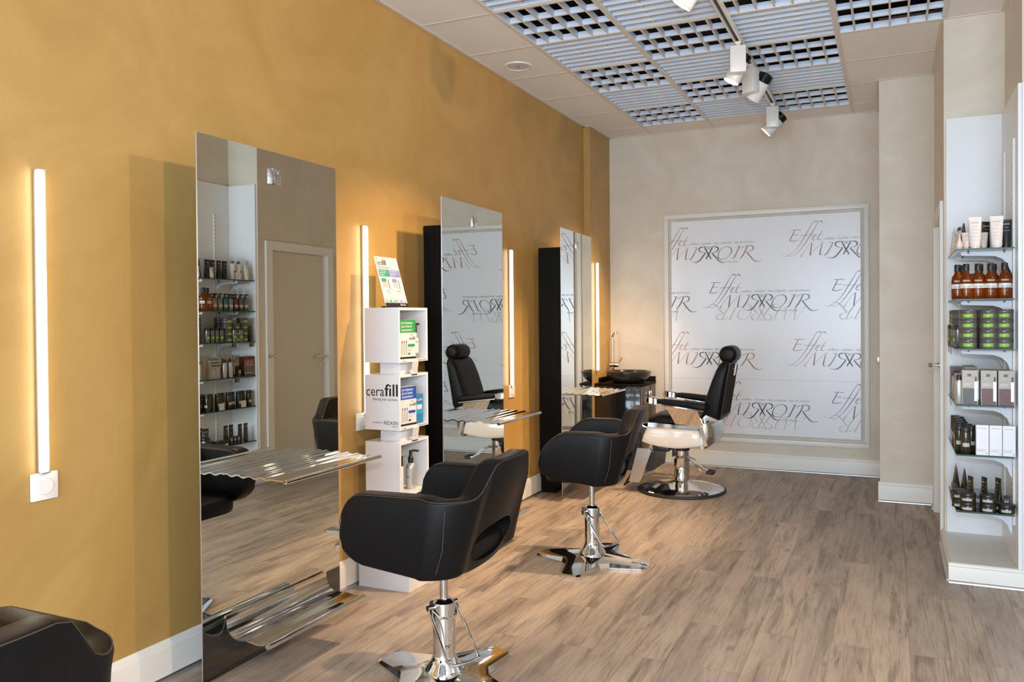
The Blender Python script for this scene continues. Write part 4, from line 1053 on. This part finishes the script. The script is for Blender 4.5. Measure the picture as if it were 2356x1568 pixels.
jar = mk_lathe('hair_wax_jar', [(.040, 0), (.042, .002), (.042, .030), (.040, .032)], JAR_G, [(.0425, .032), (.043, .034), (.043, .048), (.041, .050), (0, .050)], mat('jar_lid', (.085, .08, .078), .25, bump=(40, .01)), (LIME, .010, .026, .0424, -35, 25), seg=28)
djar = mk_lathe('pomade_jar', [(.036, 0), (.038, .002), (.038, .026), (.036, .029)], OLIVE_P, [(.0385, .029), (.039, .031), (.039, .044), (.037, .046), (0, .046)], BPLAST, (GREYP, .008, .020, .0384, -45, 25), seg=28)
dark = mk_lathe('dark_bottle', [(.022, 0), (.024, .003), (.024, .095), (.022, .108)], OLIVE_P, [(.0225, .108), (.023, .110), (.023, .132), (.021, .135), (0, .135)], BPLAST, (GREYP, .035, .055, .0243, -40, 40))
cylg = mk_lathe('styling_can', [(.019, 0), (.020, .002), (.020, .095)], mat('can_grey', (.20, .20, .21), .2, .7, bump=(40, .01)), [(.0205, .095), (.0205, .115), (.019, .118), (0, .118)], BPLAST, (LIME, .03, .05, .0203, -40, 40))
silb = mk_lathe('silver_bottle', [(.020, 0), (.021, .002), (.021, .11), (.017, .125)], SILVER_P, [(.012, .125), (.012, .15), (.010, .152), (0, .152)], BPLAST, (GREYP, .04, .09, .0213, -40, 40))
clearb = mk_lathe('lotion_bottle', [(.022, 0), (.024, .003), (.024, .10), (.020, .125), (.012, .135)], WHT_T, [(.013, .135), (.013, .155), (0, .156)], mat('brown_cap', (.12, .05, .03), .3, bump=(40, .01)), (BLUEP, .06, .075, .0243, -15, 15))
bigtube = mk_tube(.165, .062, WHT_T, GREYP, WHT_T); blktube = mk_tube(.150, .052, BLK_T, GREYP, BPLAST, 3); smalltube = mk_tube(.088, .040, PINK_T, GREYP, PINK_T, 3)
creamtube = mk_tube(.165, .050, CREAM_T, BLUEP, CREAM_T, 3); darktube = mk_tube(.155, .048, OLIVE_P, GREYP, BPLAST, 4); limetube = mk_tube(.13, .050, BLK_T, LIME, BPLAST, 4)
def mk_box(nm, w, d, h, base, parts):
    def f(loc, rz, label, cat, group): 
        t = pbox(nm, label, loc, (d, w, h), rz, base, parts, cat)
        if group: t['group'] = group
        return t
    return f
TAUPE = mat('taupe_carton', (.36, .33, .27), .35, bump=(30, .004)); MAROON = mat('maroon_print', (.10, .02, .02), .35, bump=(30, .004)); CHAR = mat('charcoal_print', (.05, .045, .04), .35, bump=(30, .004))
def arc(w, h0, col):  # rounded coloured foot of the carton print
    P = []
    n = 8
    for i in range(n):
        a = i / n; P.append((-w * .5, h0 * a, w * (.5 - .25 * a * a), h0 * (a + 1 / n) + .0003, col))
    return P
cart_c = mk_box('product_carton', .072, .06, .178, TAUPE, arc(.066, .085, CHAR) + [(-.02, .134, .004, .138, GREYP), (-.012, .146, .006, .160, CHAR), (-.03, .10, .005, .103, PAPER), (-.03, .108, .012, .110, PAPER), (.020, .02, .033, .12, SILVER_P), (.022, .12, .031, .145, BPLAST)])
cart_m = mk_box('product_carton', .072, .06, .178, TAUPE, arc(.066, .085, MAROON) + [(-.02, .134, .004, .138, GREYP), (-.012, .146, .006, .160, MAROON), (-.03, .10, .005, .103, PAPER), (-.03, .108, .012, .110, PAPER), (.020, .02, .033, .12, SILVER_P), (.022, .12, .031, .145, BPLAST)])
cart_w = mk_box('white_carton', .057, .055, .155, mat('white_carton', (.76, .76, .80), .35, bump=(30, .004)), [(-.02, .137, .02, .140, GREYP), (-.026, .02, .012, .023, GREYP), (-.026, .028, .02, .030, GREYP), (.016, .008, .024, .014, GREYP)])
smallbox = mk_box('small_carton', .028, .028, .062, CHAR, [(-.010, .03, .010, .05, GREYP)])
kit_t = mk_box('gift_carton', .115, .06, .150, TAUPE, [(-.045, .125, .045, .135, CHAR), (-.05, .10, .04, .112, CHAR), (-.035, .02, -.015, .085, SILVER_P), (.0, .02, .03, .07, SILVER_P)])
kit_r = mk_box('gift_carton', .115, .06, .165, MAROON, [(-.05, .12, .05, .135, REDP), (-.05, .11, .05, .114, PAPER), (-.05, .02, .05, .10, TAUPE), (-.045, .03, -.022, .09, CHAR), (-.012, .03, .01, .09, CHAR), (.02, .03, .045, .09, CHAR)])
DN = -PI / 2      # faces the camera end of the recess (-y)
DW = PI           # faces the room (-x)
e = .0006
G = lambda i, z: (SZ[i] + e + z)
def put(key, mk, sh, x, y, rz, label, cat, group, z=0.): return inst(key, mk, (x, y, G(sh, z)), rz, label, cat, group)
# ---- top shelf
g = 'tubes and bottles on the top glass shelf'
put('big', bigtube, 0, 3.000, -.545, DN, 'left one of two tall pearl-white tubes on the top glass shelf', 'tube', g)
put('big', bigtube, 0, 3.098, -.545, DN, 'right one of two tall pearl-white tubes on the top glass shelf', 'tube', g)
put('small', smalltube, 0, 2.958, -.535, DN, 'small blush tube left of the left tall white tube, top shelf', 'tube', g)
put('small', smalltube, 0, 3.043, -.500, DN, 'small blush tube between the two tall white tubes, top shelf', 'tube', g)
put('black', blktube, 0, 3.000, -.482, DN + .3, 'black tube directly behind the left tall white tube, top shelf', 'tube', g)
put('black', blktube, 0, 3.055, -.445, DN + .5, 'black tube behind the gap between the two tall white tubes', 'tube', g)
put('black', blktube, 0, 3.145, -.505, DN, 'black tube at the right end of the top shelf by the rail', 'tube', g)
put('black', blktube, 0, 3.105, -.470, DN - .3, 'black tube behind the right tall white tube, top shelf', 'tube', g)
for i, (y, w_) in enumerate(((-.435, 'nearest the camera'), (-.375, 'second from the camera'), (-.300, 'third from the camera'), (-.235, 'farthest from the camera'))):
    put('black', blktube, 0, 2.955 + .004 * i, y, DW + .15 * (i % 2), f'black tube in the room-side row of the top shelf, {w_}', 'tube', g)
put('small', smalltube, 0, 2.925, -.560, DW, 'small blush tube at the front left corner of the top shelf', 'tube', g)
put('small', smalltube, 0, 2.925, -.415, DW, 'small blush tube in front of the black tubes, room side of top shelf', 'tube', g)
put('clear', clearb, 0, 2.960, -.155, DW, 'pale lotion bottle with brown cap beside the black tubes, top shelf', 'bottle', g)
put('clear', clearb, 0, 2.960, -.085, DW, 'pale lotion bottle with brown cap next to the cream tube', 'bottle', g)
put('cream', creamtube, 0, 2.935, -.022, DW, 'cream tube at the far end of the top shelf', 'tube', g)
put('black', blktube, 0, 3.06, -.30, DN, 'black tube in the middle rear of the top shelf', 'tube', g)
# ---- second shelf
g = 'bottles on the second glass shelf'
for i, x in enumerate((2.937, 2.992, 3.050, 3.107)):
    pass
order = ['leftmost', 'second from left', 'middle', 'second from right', 'rightmost']
for i, x in enumerate((2.920, 2.957, 3.012, 3.069, 3.132)):
    put('amber', amber, 1, x, -.556 + (.045 if i == 0 else 0), DN, f'{order[i]} of the five front amber bottles on the second glass shelf', 'bottle', g)
for i, x in enumerate((3.028, 3.090, 3.152)):
    put('amber', amber, 1, x, -.480, DN, f'amber bottle in the rear row of the second shelf, {("left", "middle", "right")[i]} one', 'bottle', g)
put('amber', amber, 1, 2.950, -.440, DW, 'amber bottle beside the pump bottles on the room side, second shelf', 'bottle', g)
cl = [((.22, .20, .17), 'grey-brown'), ((.20, .20, .21), 'grey'), ((.07, .15, .16), 'teal'), ((.20, .27, .24), 'pale teal'), ((.16, .045, .025), 'copper'), ((.13, .13, .14), 'dark grey'), ((.18, .18, .19), 'smoke grey')]
for i, (c_, n_) in enumerate(cl):
    y = -.370 + .058 * i
    put('pump' + n_, pump(c_, 'pump_' + n_.replace(' ', '_').replace('-', '_')), 1, 2.950, y, DW, f'{n_} pump bottle with black pump in the room-side row, second shelf', 'bottle', g)
for i in range(4):
    put('pumpgrey', None, 1, 3.01 + .055 * (i % 2), -.35 + .10 * i, DW, f'grey pump bottle behind the room-side row of the second shelf, {("nearest", "second", "third", "farthest")[i]} one', 'bottle', g)
# ---- third shelf: jars four high
g = 'jars and cans on the third glass shelf'
lv = ['bottom', 'second', 'third', 'top']
for (x, y, n_, w_) in ((2.966, -.555, 4, 'left front'), (3.058, -.555, 4, 'middle front'), (3.130, -.553, 4, 'right front'), (2.950, -.240, 4, 'room-side middle'), (2.950, -.060, 4, 'far room-side'), (3.07, -.45, 4, 'rear middle'), (2.950, -.150, 3, 'room-side farther'), (3.06, -.20, 4, 'rear far')):
    for k in range(n_):
        put('jar', jar, 2, x, y, DN if y < -.4 else DW, f'{lv[k]} jar of the {w_} stack of lime-label jars, third shelf', 'jar', g, z=.0505 * k)
for i, (x, y) in enumerate(((2.925, -.470), (2.928, -.420), (2.930, -.370), (2.930, -.320))):
    put('can', cylg, 2, x, y, DW, f'grey styling can in the room-side row, third shelf, {("nearest", "second", "third", "farthest")[i]} to camera', 'can', g)
put('can', cylg, 2, 2.915, -.19, DW, 'grey styling can in front of the room-side jars, nearer one', 'can', g)
put('can', cylg, 2, 2.915, -.12, DW, 'grey styling can in front of the room-side jars, farther one', 'can', g)
put('lime', limetube, 2, 2.935, .012, DW, 'black tube with lime print at the far end of the third shelf', 'tube', g)
# ---- fourth shelf
g = 'cartons on the fourth glass shelf'
put('cc', cart_c, 3, 2.972, -.555, DN, 'taupe carton with charcoal print, left of three on the fourth shelf', 'box', g)
put('cm', cart_m, 3, 3.058, -.555, DN, 'taupe carton with maroon print, middle of three on the fourth shelf', 'box', g)
put('cm', cart_m, 3, 3.137, -.555, DN, 'taupe carton with maroon print, right of three on the fourth shelf', 'box', g)
for i, x in enumerate((2.985, 3.062, 3.137)):
    put('cc', cart_c, 3, x, -.475, DN, f'taupe carton in the second row of the fourth shelf, {("left", "middle", "right")[i]} one', 'box', g, )
put('silb', silb, 3, 2.922, -.565, DW, 'slim silver bottle left of the front taupe cartons, fourth shelf', 'bottle', g)
put('kt', kit_t, 3, 2.945, -.400, DW, 'wide taupe gift carton on the room side of the fourth shelf', 'box', g)
put('silb', silb, 3, 2.930, -.290, DW, 'silver bottle right of the wide taupe gift carton, fourth shelf', 'bottle', g)
put('silb', silb, 3, 2.930, -.225, DW, 'silver bottle before the tall rear cartons, fourth shelf', 'bottle', g)
for i, y in enumerate((-.27, -.19, -.11)):
    put('cm', cart_m, 3, 3.00, y, DW, f'taupe carton behind the silver bottles, fourth shelf, {("nearest", "middle", "farthest")[i]} one', 'box', g)
put('kr', kit_r, 3, 2.945, -.022, DW, 'wide maroon gift carton at the far end of the fourth shelf', 'box', g)
put('sb', smallbox, 3, 2.925, -.135, DW, 'small dark carton before the maroon gift carton, fourth shelf', 'box', g)
# ---- fifth shelf
g = 'bottles and cartons on the fifth glass shelf'
for i, x in enumerate((3.028, 3.088, 3.148)):
    put('cw', cart_w, 4, x, -.565, DN, f'tall white carton, {("left", "middle", "right")[i]} of three on the fifth glass shelf', 'box', g)
for i, (x, y, w_) in enumerate(((2.955, -.545, 'front left'), (2.930, -.470, 'behind the front left one'), (2.985, -.475, 'left of the white cartons'), (3.020, -.440, 'behind the left white carton'), (3.115, -.450, 'behind the right white carton'), (2.975, -.400, 'third on the room side'))):
    put('dark', dark, 4, x, y, DN, f'dark olive bottle with black cap on the fifth shelf, {w_}', 'bottle', g)
for i, y in enumerate((-.35, -.29, -.235, -.18, -.12, -.06, -.005)):
    put('dark', dark, 4, 2.940 + .02 * (i % 2), y, DW, f'dark olive bottle in the room-side row of the fifth shelf, {("first", "second", "third", "fourth", "fifth", "sixth", "last")[i]} after the corner', 'bottle', g)
# ---- lowest shelf
g = 'jars and tubes on the lowest glass shelf'
for (x, y, n_, w_) in ((2.962, -.570, 2, 'left front'), (3.055, -.570, 2, 'middle front'), (2.930, -.500, 2, 'left rear')):
    for k in range(n_): put('dj', djar, 5, x, y, DN, f'{("lower", "upper")[k]} jar of the {w_} pair of dark jars, lowest shelf', 'jar', g, z=.0465 * k)
put('dj', djar, 5, 3.140, -.565, DN, 'single dark jar at the right end of the lowest glass shelf', 'jar', g)
put('dj', djar, 5, 3.095, -.49, DN, 'dark jar behind the right single jar, lowest shelf', 'jar', g)
for i, (x, y) in enumerate(((2.985, -.44), (3.050, -.44), (3.115, -.44))):
    put('dt', darktube, 5, x, y, DW + .5, f'tall dark tube standing edge-on, {("left", "middle", "right")[i]} of three on the lowest shelf', 'tube', g, z=0)
for i, (x, y) in enumerate(((2.94, -.44), (3.015, -.49), (3.085, -.43), (3.145, -.50), (3.155, -.44))):
    put('sb', smallbox, 5, x, y, DN, f'small dark carton between the tubes on the lowest shelf, {("first", "second", "third", "fourth", "fifth")[i]} from left', 'box', g)
for i, y in enumerate((-.37, -.30)): put('dj', djar, 5, 2.935, y, DW, f'dark jar on the room side of the lowest shelf, {("nearer", "farther")[i]} one', 'jar', g)
for i, y in enumerate((-.235, -.195, -.155)): put('sb', smallbox, 5, 2.925, y, DW, f'small dark carton on the room side of the lowest shelf, {("nearest", "middle", "farthest")[i]} one', 'box', g)
for i, y in enumerate((-.235, -.175, -.11, -.045)): put('dt', darktube, 5, 2.975 if i < 2 else 2.94, y, DW, f'tall dark tube on the room side of the lowest shelf, {("first", "second", "third", "last")[i]} from the camera', 'tube', g)
# price cards on the shelves
for (sh, y, lb) in ((2, -.20, 'black price card hanging under the third shelf, nearer one'), (2, .0, 'black price card hanging under the third shelf, farther one'), (3, -.17, 'black price card hanging under the fourth shelf')):
    o = price_card((XR + .017, y, G(sh, 0)), lb, PI, .05, .045, BPLAST, BPLAST, 6)
for (y, lb) in ((-.335, 'white price card before the dark bottles, nearer one'), (-.09, 'white price card before the dark bottles, farther one')):
    t = thing('price_card', lb, 'price card', (XR + .028, y, G(4, 0)), PI)
    b = MB(PAPER, GREYP); b.box(-.001, -.028, 0, 0, .028, .055)
    for i in range(3): b.box(0, -.02, .045 - i * .010, .0004, .018, .0465 - i * .010, GREYP)
    b.build('card', t, sharp=-1)
t = thing('price_card', 'cream price card before the lotion bottles on the top shelf', 'price card', (XR + .028, -.135, G(0, 0)), PI)
b = MB(PAPER, GREYP); b.box(-.001, -.028, 0, 0, .028, .06)
for i in range(3): b.box(0, -.02, .045 - i * .010, .0004, .018, .0465 - i * .010, GREYP)
b.build('card', t, sharp=-1)
